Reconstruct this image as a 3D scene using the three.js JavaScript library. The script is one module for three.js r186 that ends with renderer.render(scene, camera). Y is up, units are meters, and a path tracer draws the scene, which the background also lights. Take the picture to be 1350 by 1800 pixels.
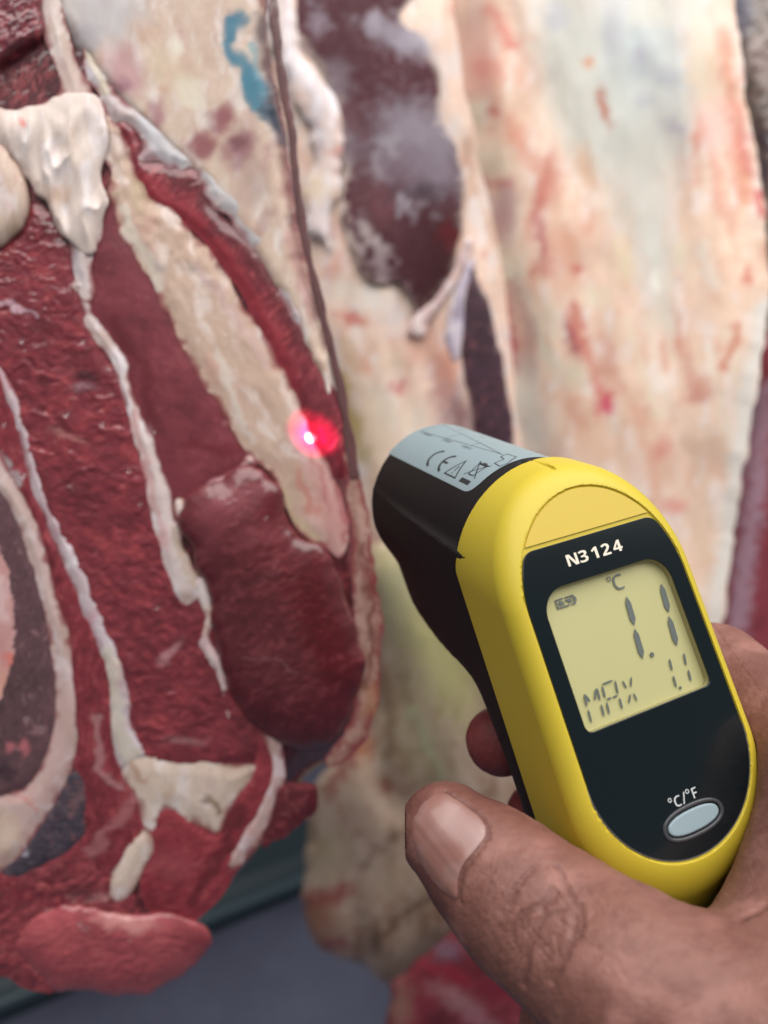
import * as THREE from 'three';
import { mergeGeometries, mergeVertices } from 'three/addons/utils/BufferGeometryUtils.js';
import { FontLoader } from 'three/addons/loaders/FontLoader.js';
import { TextGeometry } from 'three/addons/geometries/TextGeometry.js';
import { RectAreaLightUniformsLib } from 'three/addons/lights/RectAreaLightUniformsLib.js';

// ------------------------------------------------------------------ camera, light, exposure
const scene = new THREE.Scene();
const EYE = new THREE.Vector3(0, 1.45, 0), PITCH = -10 * Math.PI / 180, F = 1300;   // F: lens in pixels of a 1350 x 1800 frame
const camera = new THREE.PerspectiveCamera(2 * Math.atan(900 / F) * 180 / Math.PI, 0.75, 0.02, 30);
camera.position.copy(EYE); camera.rotation.set(PITCH, 0, 0); camera.updateMatrixWorld(true);
camera.focus = 0.153; camera.userData.fStop = 9.6;
const renderer = new THREE.WebGLRenderer({ antialias: true });
renderer.toneMapping = THREE.LinearToneMapping; renderer.toneMappingExposure = 1.09;
renderer.shadowMap.enabled = true;
scene.background = new THREE.Color().setRGB(0.17, 0.175, 0.185);   // the dim cold room all round
RectAreaLightUniformsLib.init();
const key = new THREE.RectAreaLight(new THREE.Color().setRGB(1.0, 0.985, 0.95), 3.0, 2.1, 1.3);
key.position.set(0.36, 2.38, 0.10); key.lookAt(0.14, 1.32, -0.45); key.name = 'ceiling_lamp_light'; scene.add(key);

// ------------------------------------------------------------------ helpers
const { clamp, smoothstep, lerp } = THREE.MathUtils;
const h2 = (x, y) => { let n = Math.imul(x | 0, 374761393) + Math.imul(y | 0, 668265263); n = Math.imul(n ^ (n >>> 13), 1274126177); return ((n ^ (n >>> 16)) >>> 0) / 4294967296; };
function vn(x, y) {                       // value noise, -1 .. 1
  const ix = Math.floor(x), iy = Math.floor(y); let fx = x - ix, fy = y - iy;
  fx = fx * fx * fx * (fx * (fx * 6 - 15) + 10); fy = fy * fy * fy * (fy * (fy * 6 - 15) + 10);
  const a = h2(ix, iy), b = h2(ix + 1, iy), c = h2(ix, iy + 1), d = h2(ix + 1, iy + 1);
  return ((a + (b - a) * fx) * (1 - fy) + (c + (d - c) * fx) * fy) * 2 - 1;
}
const fbm = (x, y, o = 4) => { let s = 0, a = 0.5; for (let i = 0; i < o; i++) { s += a * vn(x, y); a *= 0.5; x = x * 2.03 + 17.3; y = y * 2.03 - 9.1; } return s; };
const n3 = (x, y, z) => (vn(x + z * 0.71 + 3.1, y - z * 0.53) + vn(y * 1.03 + 11.7, z * 1.07 + x * 0.31) + vn(z + 5.3 - y * 0.37, x * 0.97 + 2.2)) / 3;
const s2l = (v) => { v /= 255; return v <= 0.04045 ? v / 12.92 : Math.pow((v + 0.055) / 1.055, 2.4); };
const col = (c) => [s2l(c[0]), s2l(c[1]), s2l(c[2])];
const lin = (c) => new THREE.Color().setRGB(...col(c));
const mix3 = (o, c, t) => { o[0] += (c[0] - o[0]) * t; o[1] += (c[1] - o[1]) * t; o[2] += (c[2] - o[2]) * t; };
const used = {};
const numbered = (n) => { const k = used[n] = (used[n] ?? -1) + 1; return k ? n + '_' + String(k).padStart(3, '0') : n; };
function tag(o, label, category, extra = {}) { o.userData.label = label; if (category) o.userData.category = category; Object.assign(o.userData, extra); return o; }
function mesh(name, geo, mat, parent) { const m = new THREE.Mesh(geo, mat); m.name = name; m.castShadow = m.receiveShadow = true; parent.add(m); return m; }
const CAM = camera.matrixWorld.clone();
const camPoint = (px, py, depth) => new THREE.Vector3((px - 675) / F * depth, (900 - py) / F * depth, -depth);      // camera axes
const std = (o) => new THREE.MeshPhysicalMaterial(o);

// a smooth surface from a distance function: sparse surface nets
function sdfMesh(f, lo, hi, cell, paint) {
  const n = [0, 1, 2].map((k) => Math.ceil((hi[k] - lo[k]) / cell) + 1), [nx, ny, nz] = n;
  const val = new Float32Array(nx * ny * nz).fill(NaN), vid = new Int32Array(nx * ny * nz).fill(-1), B = 6, pos = [], idx = [], cells = [];
  const at = (i, j, k) => { const q = i + nx * (j + ny * k); let v = val[q]; if (v !== v) v = val[q] = f(lo[0] + i * cell, lo[1] + j * cell, lo[2] + k * cell); return v; };
  const reach = B * cell * 0.9 * 1.35;
  for (let K = 0; K < nz - 1; K += B) for (let J = 0; J < ny - 1; J += B) for (let I = 0; I < nx - 1; I += B) {
    if (Math.abs(f(lo[0] + (I + B / 2) * cell, lo[1] + (J + B / 2) * cell, lo[2] + (K + B / 2) * cell)) > reach) continue;
    for (let k = K; k < Math.min(K + B, nz - 1); k++) for (let j = J; j < Math.min(J + B, ny - 1); j++) for (let i = I; i < Math.min(I + B, nx - 1); i++) {
      const c = []; let neg = 0;
      for (let q = 0; q < 8; q++) { const v = at(i + (q & 1), j + ((q >> 1) & 1), k + (q >> 2)); c.push(v); if (v < 0) neg++; }
      if (!neg || neg === 8) continue;
      let sx = 0, sy = 0, sz = 0, m = 0;
      for (let a = 0; a < 8; a++) for (let b = 1; b < 8; b <<= 1) if (!(a & b)) {
        const v0 = c[a], v1 = c[a | b]; if ((v0 < 0) === (v1 < 0)) continue;
        const t = v0 / (v0 - v1); sx += (a & 1) + (b === 1 ? t : 0); sy += ((a >> 1) & 1) + (b === 2 ? t : 0); sz += (a >> 2) + (b === 4 ? t : 0); m++;
      }
      vid[i + nx * (j + ny * k)] = pos.length / 3; cells.push(i, j, k);
      pos.push(lo[0] + (i + sx / m) * cell, lo[1] + (j + sy / m) * cell, lo[2] + (k + sz / m) * cell);
    }
  }
  const step = [1, nx, nx * ny];
  for (let q = 0; q < cells.length; q += 3) {
    const p = [cells[q], cells[q + 1], cells[q + 2]], base = p[0] + nx * (p[1] + ny * p[2]), inside = at(...p) < 0;
    for (let a = 0; a < 3; a++) {
      const b = (a + 1) % 3, c = (a + 2) % 3; if (!p[b] || !p[c]) continue;
      const e = [...p]; e[a]++; if ((at(...e) < 0) === inside) continue;
      const A = vid[base], Bv = vid[base - step[b]], C = vid[base - step[b] - step[c]], D = vid[base - step[c]];
      if (A < 0 || Bv < 0 || C < 0 || D < 0) continue;
      if (inside) idx.push(A, Bv, C, A, C, D); else idx.push(A, C, Bv, A, D, C);
    }
  }
  const N = new Float32Array(pos.length), h = cell * 0.5;
  for (let i = 0; i < pos.length; i += 3) {
    const x = pos[i], y = pos[i + 1], z = pos[i + 2];
    let gx = f(x + h, y, z) - f(x - h, y, z), gy = f(x, y + h, z) - f(x, y - h, z), gz = f(x, y, z + h) - f(x, y, z - h); const l = Math.hypot(gx, gy, gz) || 1;
    N[i] = gx / l; N[i + 1] = gy / l; N[i + 2] = gz / l;
  }
  const g = new THREE.BufferGeometry();
  g.setAttribute('position', new THREE.Float32BufferAttribute(pos, 3)); g.setAttribute('normal', new THREE.BufferAttribute(N, 3)); g.setIndex(idx);
  if (paint) { const C = new Float32Array(pos.length); for (let i = 0; i < pos.length; i += 3) { const c = paint(pos[i], pos[i + 1], pos[i + 2]); C[i] = c[0]; C[i + 1] = c[1]; C[i + 2] = c[2]; } g.setAttribute('color', new THREE.BufferAttribute(C, 3)); }
  return g;
}
function grainTexture(size, fn) {
  const d = new Uint8Array(size * size * 4);
  for (let y = 0; y < size; y++) for (let x = 0; x < size; x++) { const v = clamp(fn(x, y) * 255, 0, 255); d.set([v, v, v, 255], (y * size + x) * 4); }
  const t = new THREE.DataTexture(d, size, size); t.wrapS = t.wrapT = THREE.RepeatWrapping; t.magFilter = THREE.LinearFilter; t.needsUpdate = true; return t;
}
const tile = (x, y, s, p) => { // value noise that repeats after p cells
  const q = (a) => ((a % p) + p) % p, X = x * s, Y = y * s, ix = Math.floor(X), iy = Math.floor(Y); let fx = X - ix, fy = Y - iy; fx = fx * fx * (3 - 2 * fx); fy = fy * fy * (3 - 2 * fy);
  const g = (i, j) => h2(q(i) + 91, q(j) + 37); return lerp(lerp(g(ix, iy), g(ix + 1, iy), fx), lerp(g(ix, iy + 1), g(ix + 1, iy + 1), fx), fy);
};
const grain = grainTexture(512, (x, y) => 0.45 * tile(x / 512, y / 512, 32, 32) + 0.3 * tile(x / 512, y / 512, 64, 64) + 0.25 * tile(x / 512, y / 512, 128, 128));

// ------------------------------------------------------------------ the lamp over the aisle (outside the frame)
{
  const t = new THREE.Group(); t.name = 'ceiling_lamp'; t.position.copy(key.position); t.quaternion.copy(key.quaternion); scene.add(t);
  tag(t, 'flat white ceiling lamp hanging above the aisle, out of the frame', 'lamp');
  const fr = new THREE.BoxGeometry(2.16, 1.36, 0.05); fr.translate(0, 0, 0.045); mesh('frame', fr, std({ color: 0xdddddd, roughness: 0.5 }), t);
  const df = new THREE.BoxGeometry(2.1, 1.3, 0.01); df.translate(0, 0, 0.012); mesh('diffuser', df, std({ color: 0xffffff, emissive: 0xfffbf2, emissiveIntensity: 0.8, roughness: 0.6 }), t);
}

// ------------------------------------------------------------------ thermometer (local millimetres: x right, y up along the face, d into the device)
const AX = { U: [0.9124208, 0.23078232, -0.33797603], V: [-0.29407836, 0.94405172, -0.14927913], N: [-0.28461587, -0.23559682, -0.92924052], T: [47.1695, -24.5820, -142.7074] };
const devM = new THREE.Matrix4().makeBasis(new THREE.Vector3(...AX.U), new THREE.Vector3(...AX.V), new THREE.Vector3(...AX.N).negate()).setPosition(new THREE.Vector3(...AX.T).multiplyScalar(0.001)).premultiply(CAM);
const SA = 0.5, CA = Math.cos(Math.PI / 6);          // the barrel leans 30 degrees up from the face normal
const outline = (x, y, d, w) => { const yc = 9.7 + 0.577 * d, yb = -22.6 - 0.95 * d; return y > yc ? Math.hypot(x, (y - yc) * CA) - w : y < yb ? Math.hypot(x, y - yb) - w : Math.abs(x) - w; };
const capDist = (x, y, z, a, b) => { const bx = b[0] - a[0], by = b[1] - a[1], bz = b[2] - a[2], px = x - a[0], py = y - a[1], pz = z - a[2], t = clamp((px * bx + py * by + pz * bz) / (bx * bx + by * by + bz * bz), 0, 1); return Math.hypot(px - bx * t, py - by * t, pz - bz * t); };
const rrect = (x, y, hx, hy, r) => { const a = Math.abs(x) - hx + r, b = Math.abs(y) - hy + r; return Math.min(Math.max(a, b), 0) + Math.hypot(Math.max(a, 0), Math.max(b, 0)) - r; };
function shellSolid(x, y, d) {
  const o = outline(x, y, Math.max(d, 0), 22.1 - 0.03 * Math.max(d, 0)), r = 4.4, a = o + r, b = r - d;
  let s = Math.min(Math.max(a, b), 0) + Math.hypot(Math.max(a, 0), Math.max(b, 0)) - r;
  const back = Math.max(d - 20.3, SA * y + CA * d - 29), e = 0.5, p = s + e, q = back + e;      // a small round on the rear edge
  return Math.min(Math.max(p, q), 0) + Math.hypot(Math.max(p, 0), Math.max(q, 0)) - e;
}
function shellF(x, y, d) {
  let s = shellSolid(x, y, d);
  s = Math.max(s, -Math.max(outline(x, y, 0, 18.75), d - 0.7));
  s = Math.max(s, -Math.max(rrect(x, y, 15.7, 14.2, 2), d - 2.3));
  return Math.max(s, 0.42 - capDist(x, y, d, [-1.2, 41.3, 10.6], [-1.2, 36.3, 2.9]));
}
const DF = [[-120, 52], [-60, 45], [-27, 42.2], [-20, 43], [-13, 45], [-6.5, 46.8], [-0.6, 50], [2.8, 58.7], [6.6, 68.5], [13, 78], [20, 86], [60, 92]];
const dFront = (y) => { let k = 0; while (k < DF.length - 2 && y > DF[k + 1][0]) k++; return lerp(DF[k][1], DF[k + 1][1], clamp((y - DF[k][0]) / (DF[k + 1][0] - DF[k][0]), 0, 1)); };
const dfTable = Array.from({ length: 400 }, (_, i) => { let s = 0; for (let j = -4; j <= 4; j++) s += dFront(-140 + i * 0.5 + j * 0.8); return s / 9; });
function blackF(x, y, d) {
  const L = SA * y + CA * d, s = CA * y - SA * d - 8.4;
  let r1 = Math.hypot(x, s) - 20.5, e = 1.0, p = r1 + e, q = Math.max(L - 79, 20 - L) + e;
  const barrel = Math.min(Math.max(p, q), 0) + Math.hypot(Math.max(p, 0), Math.max(q, 0)) - e;
  const df = dfTable[clamp(Math.round((y + 140) * 2), 0, 399)], db = y < -40 ? 3 + 0.8 * (-40 - y) : 3;
  const dd = d > 18 ? (d - 18) / (df - 18) : (18 - d) / (18 - Math.min(db, 14));
  const g = (Math.pow(Math.pow(Math.abs(x) / 21.2, 2.2) + Math.pow(dd, 2.2), 1 / 2.2) - 1) * 19;
  const grip = Math.max(g, L - 78.6, -125 - y, s - 6);
  const h = Math.max(2 - Math.abs(barrel - grip), 0) / 2; let u = Math.min(barrel, grip) - h * h * 0.5;
  u = Math.max(u, 0.5 - shellSolid(x, y, d) - 0.9);                                             // stays inside the yellow shell
  return Math.max(u, 0.55 - capDist(x, y, d, [-1.2, 38.4, 8.8], [-1.2, 41.6, 14.2]));
}
const MM = (g) => g.scale(0.001, 0.001, 0.001);
const flip = (f) => (x, y, z) => f(x, y, -z);
const thermo = new THREE.Group(); thermo.name = 'infrared_thermometer'; thermo.applyMatrix4(devM); scene.add(thermo);
tag(thermo, 'yellow and black handheld infrared thermometer with lit display, held in a right hand', 'thermometer');
{
  const yellow = std({ color: new THREE.Color().setRGB(0.56, 0.43, 0.035), roughness: 0.44, specularIntensity: 0.8, bumpMap: grain, bumpScale: 0.00002 });
  const black = std({ color: new THREE.Color().setRGB(0.010, 0.009, 0.009), roughness: 0.55, specularIntensity: 0.45 });
  const uvFrom = (g, k) => { const p = g.attributes.position, u = new Float32Array(p.count * 2); for (let i = 0; i < p.count; i++) { u[2 * i] = (p.getX(i) + p.getZ(i) * 0.7) * k; u[2 * i + 1] = (p.getY(i) + p.getZ(i) * 0.7) * k; } g.setAttribute('uv', new THREE.BufferAttribute(u, 2)); return g; };
  mesh('yellow_shell', MM(uvFrom(sdfMesh(flip(shellF), [-24, -66, -23], [24, 45, 2], 0.4), 0.06)), yellow, thermo);
  mesh('black_body', MM(sdfMesh(flip(blackF), [-24, -128, -84], [24, 66, -1], 0.8)), black, thermo);
  // printed label round the top of the barrel
  const L0 = 78.6, L1 = 34.2, A = 41, H = 2 * A * Math.PI / 180 * 20.5, W = L0 - L1, S = 40, cv = document.createElement('canvas'); cv.width = Math.round(W * S); cv.height = Math.round(H * S);
  const c = cv.getContext('2d'), X = (L) => (L0 - L) * S, Y = (a) => (A - a) * Math.PI / 180 * 20.5 * S;
  c.fillStyle = 'rgb(134,150,156)'; c.fillRect(0, 0, cv.width, cv.height);
  for (let i = 0; i < 2600; i++) { c.fillStyle = h2(i, 5) < 0.5 ? 'rgba(120,138,146,0.10)' : 'rgba(164,180,186,0.10)'; c.fillRect(h2(i, 1) * cv.width, h2(i, 2) * cv.height, 30 * h2(i, 3), 8 * h2(i, 4)); }
  c.strokeStyle = c.fillStyle = 'rgb(34,38,42)'; c.lineCap = 'butt';
  const poly = (pts, close, w) => { c.lineWidth = w * S; c.beginPath(); pts.forEach(([l, a], i) => (i ? c.lineTo(X(l), Y(a)) : c.moveTo(X(l), Y(a)))); if (close) c.closePath(); c.stroke(); };
  const arc = (l, a, r, w) => { c.lineWidth = w * S; c.beginPath(); c.arc(X(l), Y(a), r * S, Math.PI * 0.56, Math.PI * 1.44); c.stroke(); };
  arc(56.6, -28.8, 2.75, 0.75); arc(50.6, -28.8, 2.75, 0.75); poly([[53.0, -28.8], [51.0, -28.8]], false, 0.7);
  poly([[46.2, -21.6], [48.7, -36], [43.6, -36]], true, 0.42); poly([[46.1, -27], [46.1, -32]], false, 0.4); poly([[46.1, -33.3], [46.1, -34.3]], false, 0.4);
  poly([[42.0, -17], [37.2, -31]], false, 0.3); poly([[37.2, -17], [42.0, -31]], false, 0.3);
  poly([[41.2, -19.5], [40.6, -29.5], [38.6, -29.5], [38.0, -19.5]], true, 0.34); poly([[41.8, -18.6], [37.4, -18.6]], false, 0.5); poly([[40.4, -17.4], [38.8, -17.4]], false, 0.4);
  c.fillRect(X(41.5), Y(-33.4), 4.1 * S, 1.25 * S);
  poly([[39.6, -6], [39.9, -0.4], [36.4, -0.2], [33.6 + 1, -9.8], [34.9, -15], [37.6, -14.2], [37.4, -7.5]], true, 0.32);
  poly([[76.8, -12.1], [40.8, -3.2], [77.2, 8.4]], false, 0.22); poly([[76.8, -13.0], [76.8, 9]], false, 0.2); poly([[64, -9.2], [64, 4.6]], false, 0.2); poly([[53, -6.4], [53, 2]], false, 0.2);
  c.font = 'italic bold ' + Math.round(1.35 * S) + 'px sans-serif';
  [['3.0@36', 75], ['1.6@20', 65], ['1.0@12', 55.4]].forEach(([t, l]) => c.fillText(t, X(l), Y(-13.4 - (75 - l) * -0.12)));
  c.font = Math.round(1.2 * S) + 'px sans-serif'; [['Distance', 72], ['Spot', 60]].forEach(([t, l]) => c.fillText(t, X(l), Y(11)));
  const tex = new THREE.CanvasTexture(cv); tex.colorSpace = THREE.SRGBColorSpace; tex.anisotropy = 8;
  const nu = 60, nv = 48, P = [], Nn = [], UV = [], I = [];
  for (let i = 0; i <= nu; i++) for (let j = 0; j <= nv; j++) {
    const uu = i / nu, m = W * (1 - uu), cut = m < 3 ? 3 - Math.sqrt(9 - (3 - m) ** 2) : 0, span = 1 - 2 * cut / H, v = 0.5 + (j / nv - 0.5) * span, a = (v - 0.5) * 2 * A * Math.PI / 180;
    const Lq = L0 - uu * W, R = 20.58, x = Math.sin(a) * R, s = Math.cos(a) * R + 8.4, y = CA * s + SA * Lq, d = -SA * s + CA * Lq;
    P.push(x, y, -d); Nn.push(Math.sin(a), Math.cos(a) * CA, Math.cos(a) * SA); UV.push(uu, v);
    if (i < nu && j < nv) { const q = i * (nv + 1) + j; I.push(q, q + nv + 1, q + 1, q + 1, q + nv + 1, q + nv + 2); }
  }
  const lg = new THREE.BufferGeometry(); lg.setAttribute('position', new THREE.Float32BufferAttribute(P, 3)); lg.setAttribute('normal', new THREE.Float32BufferAttribute(Nn, 3)); lg.setAttribute('uv', new THREE.Float32BufferAttribute(UV, 2)); lg.setIndex(I);
  tag(mesh('barrel_label', MM(lg), std({ map: tex, roughness: 0.5 }), thermo), 'pale blue-grey printed label with warning symbols wrapped over the black barrel');

  // face: yellow upper panel and glossy black panel with the window cut out
  const cap = new THREE.Shape(), pan = new THREE.Shape(), w = 18.45, yc = 9.7, yb = -22.3, cutY = 21.6, ex = w * Math.sqrt(1 - ((cutY - yc) * CA / w) ** 2), a0 = Math.atan2((cutY - yc) * CA, ex);
  for (let i = 0; i <= 40; i++) { const t = a0 + 0.05 + (Math.PI - 2 * a0 - 0.1) * i / 40, q = [Math.cos(t) * w, yc + Math.sin(t) * w / CA]; i ? cap.lineTo(...q) : cap.moveTo(...q); }
  for (let i = 0; i <= 12; i++) { const t = a0 - 0.1 - (a0 - 0.1) * i / 12, q = [Math.cos(t) * w, yc + Math.sin(t) * w / CA]; i ? pan.lineTo(...q) : pan.moveTo(...q); }
  for (let i = 0; i <= 60; i++) { const t = -Math.PI * i / 60; pan.lineTo(Math.cos(t) * w, yb + Math.sin(t) * w); }
  for (let i = 0; i <= 12; i++) { const t = Math.PI - (a0 - 0.1) * i / 12; pan.lineTo(Math.cos(t) * w, yc + Math.sin(t) * w / CA); }
  pan.quadraticCurveTo(-ex - 0.1, cutY - 0.1, -ex + 1.8, cutY); pan.lineTo(ex - 1.8, cutY); pan.quadraticCurveTo(ex + 0.1, cutY - 0.1, Math.cos(a0 - 0.1) * w, yc + Math.sin(a0 - 0.1) * w / CA);
  const rr = (S2, x0, x1, y0, y1, rt, rb) => { S2.moveTo(x0 + rb, y0); S2.lineTo(x1 - rb, y0); S2.quadraticCurveTo(x1, y0, x1, y0 + rb); S2.lineTo(x1, y1 - rt); S2.bezierCurveTo(x1, y1 - rt * 0.45, x1 - rt * 0.45, y1, x1 - rt, y1); S2.lineTo(x0 + rt, y1); S2.bezierCurveTo(x0 + rt * 0.45, y1, x0, y1 - rt * 0.45, x0, y1 - rt); S2.lineTo(x0, y0 + rb); S2.quadraticCurveTo(x0, y0, x0 + rb, y0); return S2; };
  pan.holes.push(rr(new THREE.Path(), -15, 15, -13.5, 13.5, 5.2, 1.8));
  const ext = (s, depth, z, bevel = 0.1, seg = 24) => { const g = new THREE.ExtrudeGeometry(s, { depth, bevelEnabled: bevel > 0, bevelSize: bevel, bevelOffset: -bevel, bevelThickness: bevel, bevelSegments: 2, curveSegments: seg }); g.translate(0, 0, z); return MM(g); };
  const gloss = std({ color: new THREE.Color().setRGB(0.003, 0.007, 0.009), roughness: 0.14, bumpMap: grain, bumpScale: 0.0000015 });
  mesh('face_plate', ext(cap, 0.22, -0.64, 0.06), std({ color: new THREE.Color().setRGB(0.58, 0.42, 0.06), roughness: 0.55 }), thermo);
  mesh('display_panel', ext(pan, 0.3, -0.62), gloss, thermo);
  const sil = std({ color: new THREE.Color().setRGB(0.085, 0.085, 0.095), roughness: 0.3 });
  const edge = new THREE.Shape(); for (let i = 0; i <= 60; i++) { const t = -Math.PI * i / 60 + 0, q = [Math.cos(t) * (w + 0.28), yb + Math.sin(t) * (w + 0.28)]; i ? edge.lineTo(...q) : edge.moveTo(...q); }
  for (let i = 60; i >= 0; i--) { const t = -Math.PI * i / 60; edge.lineTo(Math.cos(t) * (w + 0.02), yb + Math.sin(t) * (w + 0.02)); }
  mesh('panel_edge', ext(edge, 0.25, -0.66, 0.05), sil, thermo);
  // display
  const screen = new THREE.Group(); screen.name = 'display_screen'; thermo.add(screen);
  const bz = rr(new THREE.Shape(), -15.5, 15.5, -14, 14, 5.4, 2); bz.holes.push(rr(new THREE.Path(), -15.02, 15.02, -13.5, 13.5, 5.2, 1.8));
  mesh('screen_bezel', ext(bz, 1.5, -2.15, 0), std({ color: new THREE.Color().setRGB(0.30, 0.27, 0.12), roughness: 0.5 }), screen);
  const lcd = new THREE.BoxGeometry(31.2, 28.2, 0.3); lcd.translate(0, 0, -2.25);
  mesh('liquid_crystal_panel', MM(lcd), std({ color: new THREE.Color().setRGB(0.42, 0.395, 0.19), roughness: 0.5, bumpMap: grain, bumpScale: 0.00001, emissive: new THREE.Color().setRGB(0.47, 0.43, 0.16), emissiveIntensity: 0.05 }), screen);
  const ink = std({ color: new THREE.Color().setRGB(0.10, 0.115, 0.11), roughness: 0.5 });
  const ZS = -1.85, seg = (name, pts) => { const s = new THREE.Shape(); pts.forEach((p, i) => (i ? s.lineTo(...p) : s.moveTo(...p))); return mesh(name, ext(s, 0.05, ZS, 0), ink, screen); };
  const bar = (x0, y0, x1, y1, w0) => { const dx = x1 - x0, dy = y1 - y0, l = Math.hypot(dx, dy), nx = -dy / l * w0 / 2, ny = dx / l * w0 / 2, k = Math.min(1.1, l * 0.22) / l; return [[x0, y0], [x0 + dx * k + nx, y0 + dy * k + ny], [x1 - dx * k + nx, y1 - dy * k + ny], [x1, y1], [x1 - dx * k - nx, y1 - dy * k - ny], [x0 + dx * k - nx, y0 + dy * k - ny]]; };
  const fat = (x0, y0, x1, y1, w0) => seg('digit_segment', [[x0, y0], [x0 + w0 * 0.42, y0 - w0 * 1.15], [x1 + w0 * 0.72, y1 + w0 * 1.1], [x1, y1], [x1 - w0 * 0.42, y1 + w0 * 1.15], [x0 - w0 * 0.62, y0 - w0 * 1.1]]);
  fat(4.15, 7.75, 3.65, 1.9, 1.15); fat(3.45, 1.35, 2.9, -4.65, 1.15); fat(13.0, 7.95, 12.4, 2.05, 1.15); fat(12.1, 1.45, 11.5, -4.6, 1.15);
  const dot = (x, y, r) => seg('decimal_point', Array.from({ length: 16 }, (_, i) => [x + Math.cos(i * Math.PI / 8) * r, y + Math.sin(i * Math.PI / 8) * r]));
  dot(5.25, -4.5, 0.48); dot(8.85, -12.3, 0.3);
  const thin = (x0, y0, x1, y1, w0 = 0.42) => seg('letter_segment', bar(x0, y0, x1, y1, w0));
  thin(-12.0, -6.8, -12.3, -9.25); thin(-11.9, -7.0, -11.3, -8.65); thin(-8.95, -6.65, -9.2, -9.1); thin(-9.15, -6.6, -10.3, -8.75); thin(-12.28, -9.7, -12.5, -12.3); thin(-9.26, -9.7, -9.5, -12.05);
  thin(-7.75, -6.4, -5.0, -6.43, 0.36); thin(-7.75, -6.6, -7.98, -9.05); thin(-4.65, -6.5, -5.05, -9.25); thin(-7.75, -9.3, -6.6, -9.32, 0.36); thin(-6.4, -9.33, -5.2, -9.36, 0.36); thin(-7.95, -9.65, -8.3, -12.05); thin(-5.0, -9.8, -5.2, -12.05);
  thin(-3.15, -7.1, -2.75, -8.75, 0.36); thin(-0.95, -7.0, -1.8, -8.8, 0.36); thin(-2.4, -9.9, -3.45, -11.5, 0.36); thin(-1.72, -9.95, -1.5, -11.65, 0.36);
  thin(8.75, -6.35, 8.4, -8.8, 0.46); thin(8.25, -9.6, 7.98, -12.05, 0.46); thin(12.45, -6.3, 11.95, -8.8, 0.46); thin(12.1, -9.6, 11.75, -11.95, 0.46);
  const font = await new FontLoader().loadAsync('fonts/droid/droid_sans_regular.typeface.json'), bold = await new FontLoader().loadAsync('fonts/droid/droid_sans_bold.typeface.json');
  const text = (t, f, size, x, y, z, sx, m, parent, name, deep = 0.04) => { const g = new TextGeometry(t, { font: f, size, depth: deep, curveSegments: 6 }); g.computeBoundingBox(); const b = g.boundingBox; g.translate(-(b.min.x + b.max.x) / 2, -(b.min.y + b.max.y) / 2, 0); g.scale(sx, 1, 1); g.translate(x, y, z); return mesh(name, MM(g), m, parent); };
  const ringGeo = (x, y, r, wd, z) => { const s = new THREE.Shape().absarc(x, y, r, 0, Math.PI * 2), h = new THREE.Path().absarc(x, y, r - wd, 0, Math.PI * 2); s.holes.push(h); return ext(s, 0.04, z, 0, 10); };
  text('C', font, 3.0, 3.5, 10.9, ZS, 1.12, ink, screen, 'celsius_letter'); mesh('degree_ring', ringGeo(1.65, 12.0, 0.5, 0.17, ZS), ink, screen);
  seg('battery_frame', [[-11.5, 11.35], [-9.6, 11.35], [-9.6, 11.05], [-11.2, 11.05], [-11.2, 9.8], [-8.6, 9.8], [-8.6, 9.5], [-11.5, 9.5]]); seg('battery_frame', [[-9.2, 11.35], [-7.2, 11.35], [-7.2, 10.9], [-6.85, 10.9], [-6.85, 9.95], [-7.2, 9.95], [-7.2, 9.5], [-8.2, 9.5], [-8.2, 9.8], [-7.5, 9.8], [-7.5, 11.05], [-9.2, 11.05]]);
  seg('battery_mark', [[-10.9, 10.8], [-10.1, 10.8], [-9.5, 10.05], [-10.9, 10.05]]); seg('battery_mark', [[-9.5, 10.8], [-7.9, 10.8], [-7.9, 10.05], [-8.5, 10.05]]);
  const cov = rr(new THREE.Shape(), -15.05, 15.05, -13.55, 13.55, 5.2, 1.8), cg = new THREE.ShapeGeometry(cov, 10); cg.translate(0, 0, -0.5);
  mesh('screen_cover', MM(cg), std({ color: 0xffffff, transmission: 1, roughness: 0.04, thickness: 0, specularIntensity: 0.6 }), screen);
  // printed text and button
  const printed = std({ color: new THREE.Color().setRGB(0.72, 0.66, 0.55), roughness: 0.6 });
  'N3124'.split('').forEach((t, i) => text(t, bold, 2.3, [-5.85, -3.25, -0.55, 2.15, 4.95][i], 17.75, -0.2, 1.3, printed, thermo, 'printed_letter'));
  const grey = std({ color: new THREE.Color().setRGB(0.6, 0.63, 0.65), roughness: 0.6 });
  text('C', font, 1.85, -1.55, -30.6, -0.2, 1.1, grey, thermo, 'printed_letter'); text('/', font, 2.0, 0.0, -30.55, -0.2, 1, grey, thermo, 'printed_letter'); text('F', font, 1.85, 2.6, -30.5, -0.2, 1.1, grey, thermo, 'printed_letter');
  mesh('degree_ring', ringGeo(-3.1, -29.9, 0.4, 0.14, -0.2), grey, thermo); mesh('degree_ring', ringGeo(1.12, -29.75, 0.42, 0.14, -0.2), grey, thermo);
  const oval = (hx, hy, P2 = THREE.Shape) => { const s = new P2(); for (let i = 0; i <= 64; i++) { const t = i / 32 * Math.PI, q = [0.4 + Math.sign(Math.cos(t)) * Math.abs(Math.cos(t)) ** 0.85 * hx, -34.75 + Math.sign(Math.sin(t)) * Math.abs(Math.sin(t)) ** 0.85 * hy]; i ? s.lineTo(...q) : s.moveTo(...q); } return s; };
  const ro = oval(7.1, 2.95); ro.holes.push(oval(6.3, 2.25, THREE.Path)); 
  const btn = new THREE.Group(); btn.name = 'unit_button'; thermo.add(btn);
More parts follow.
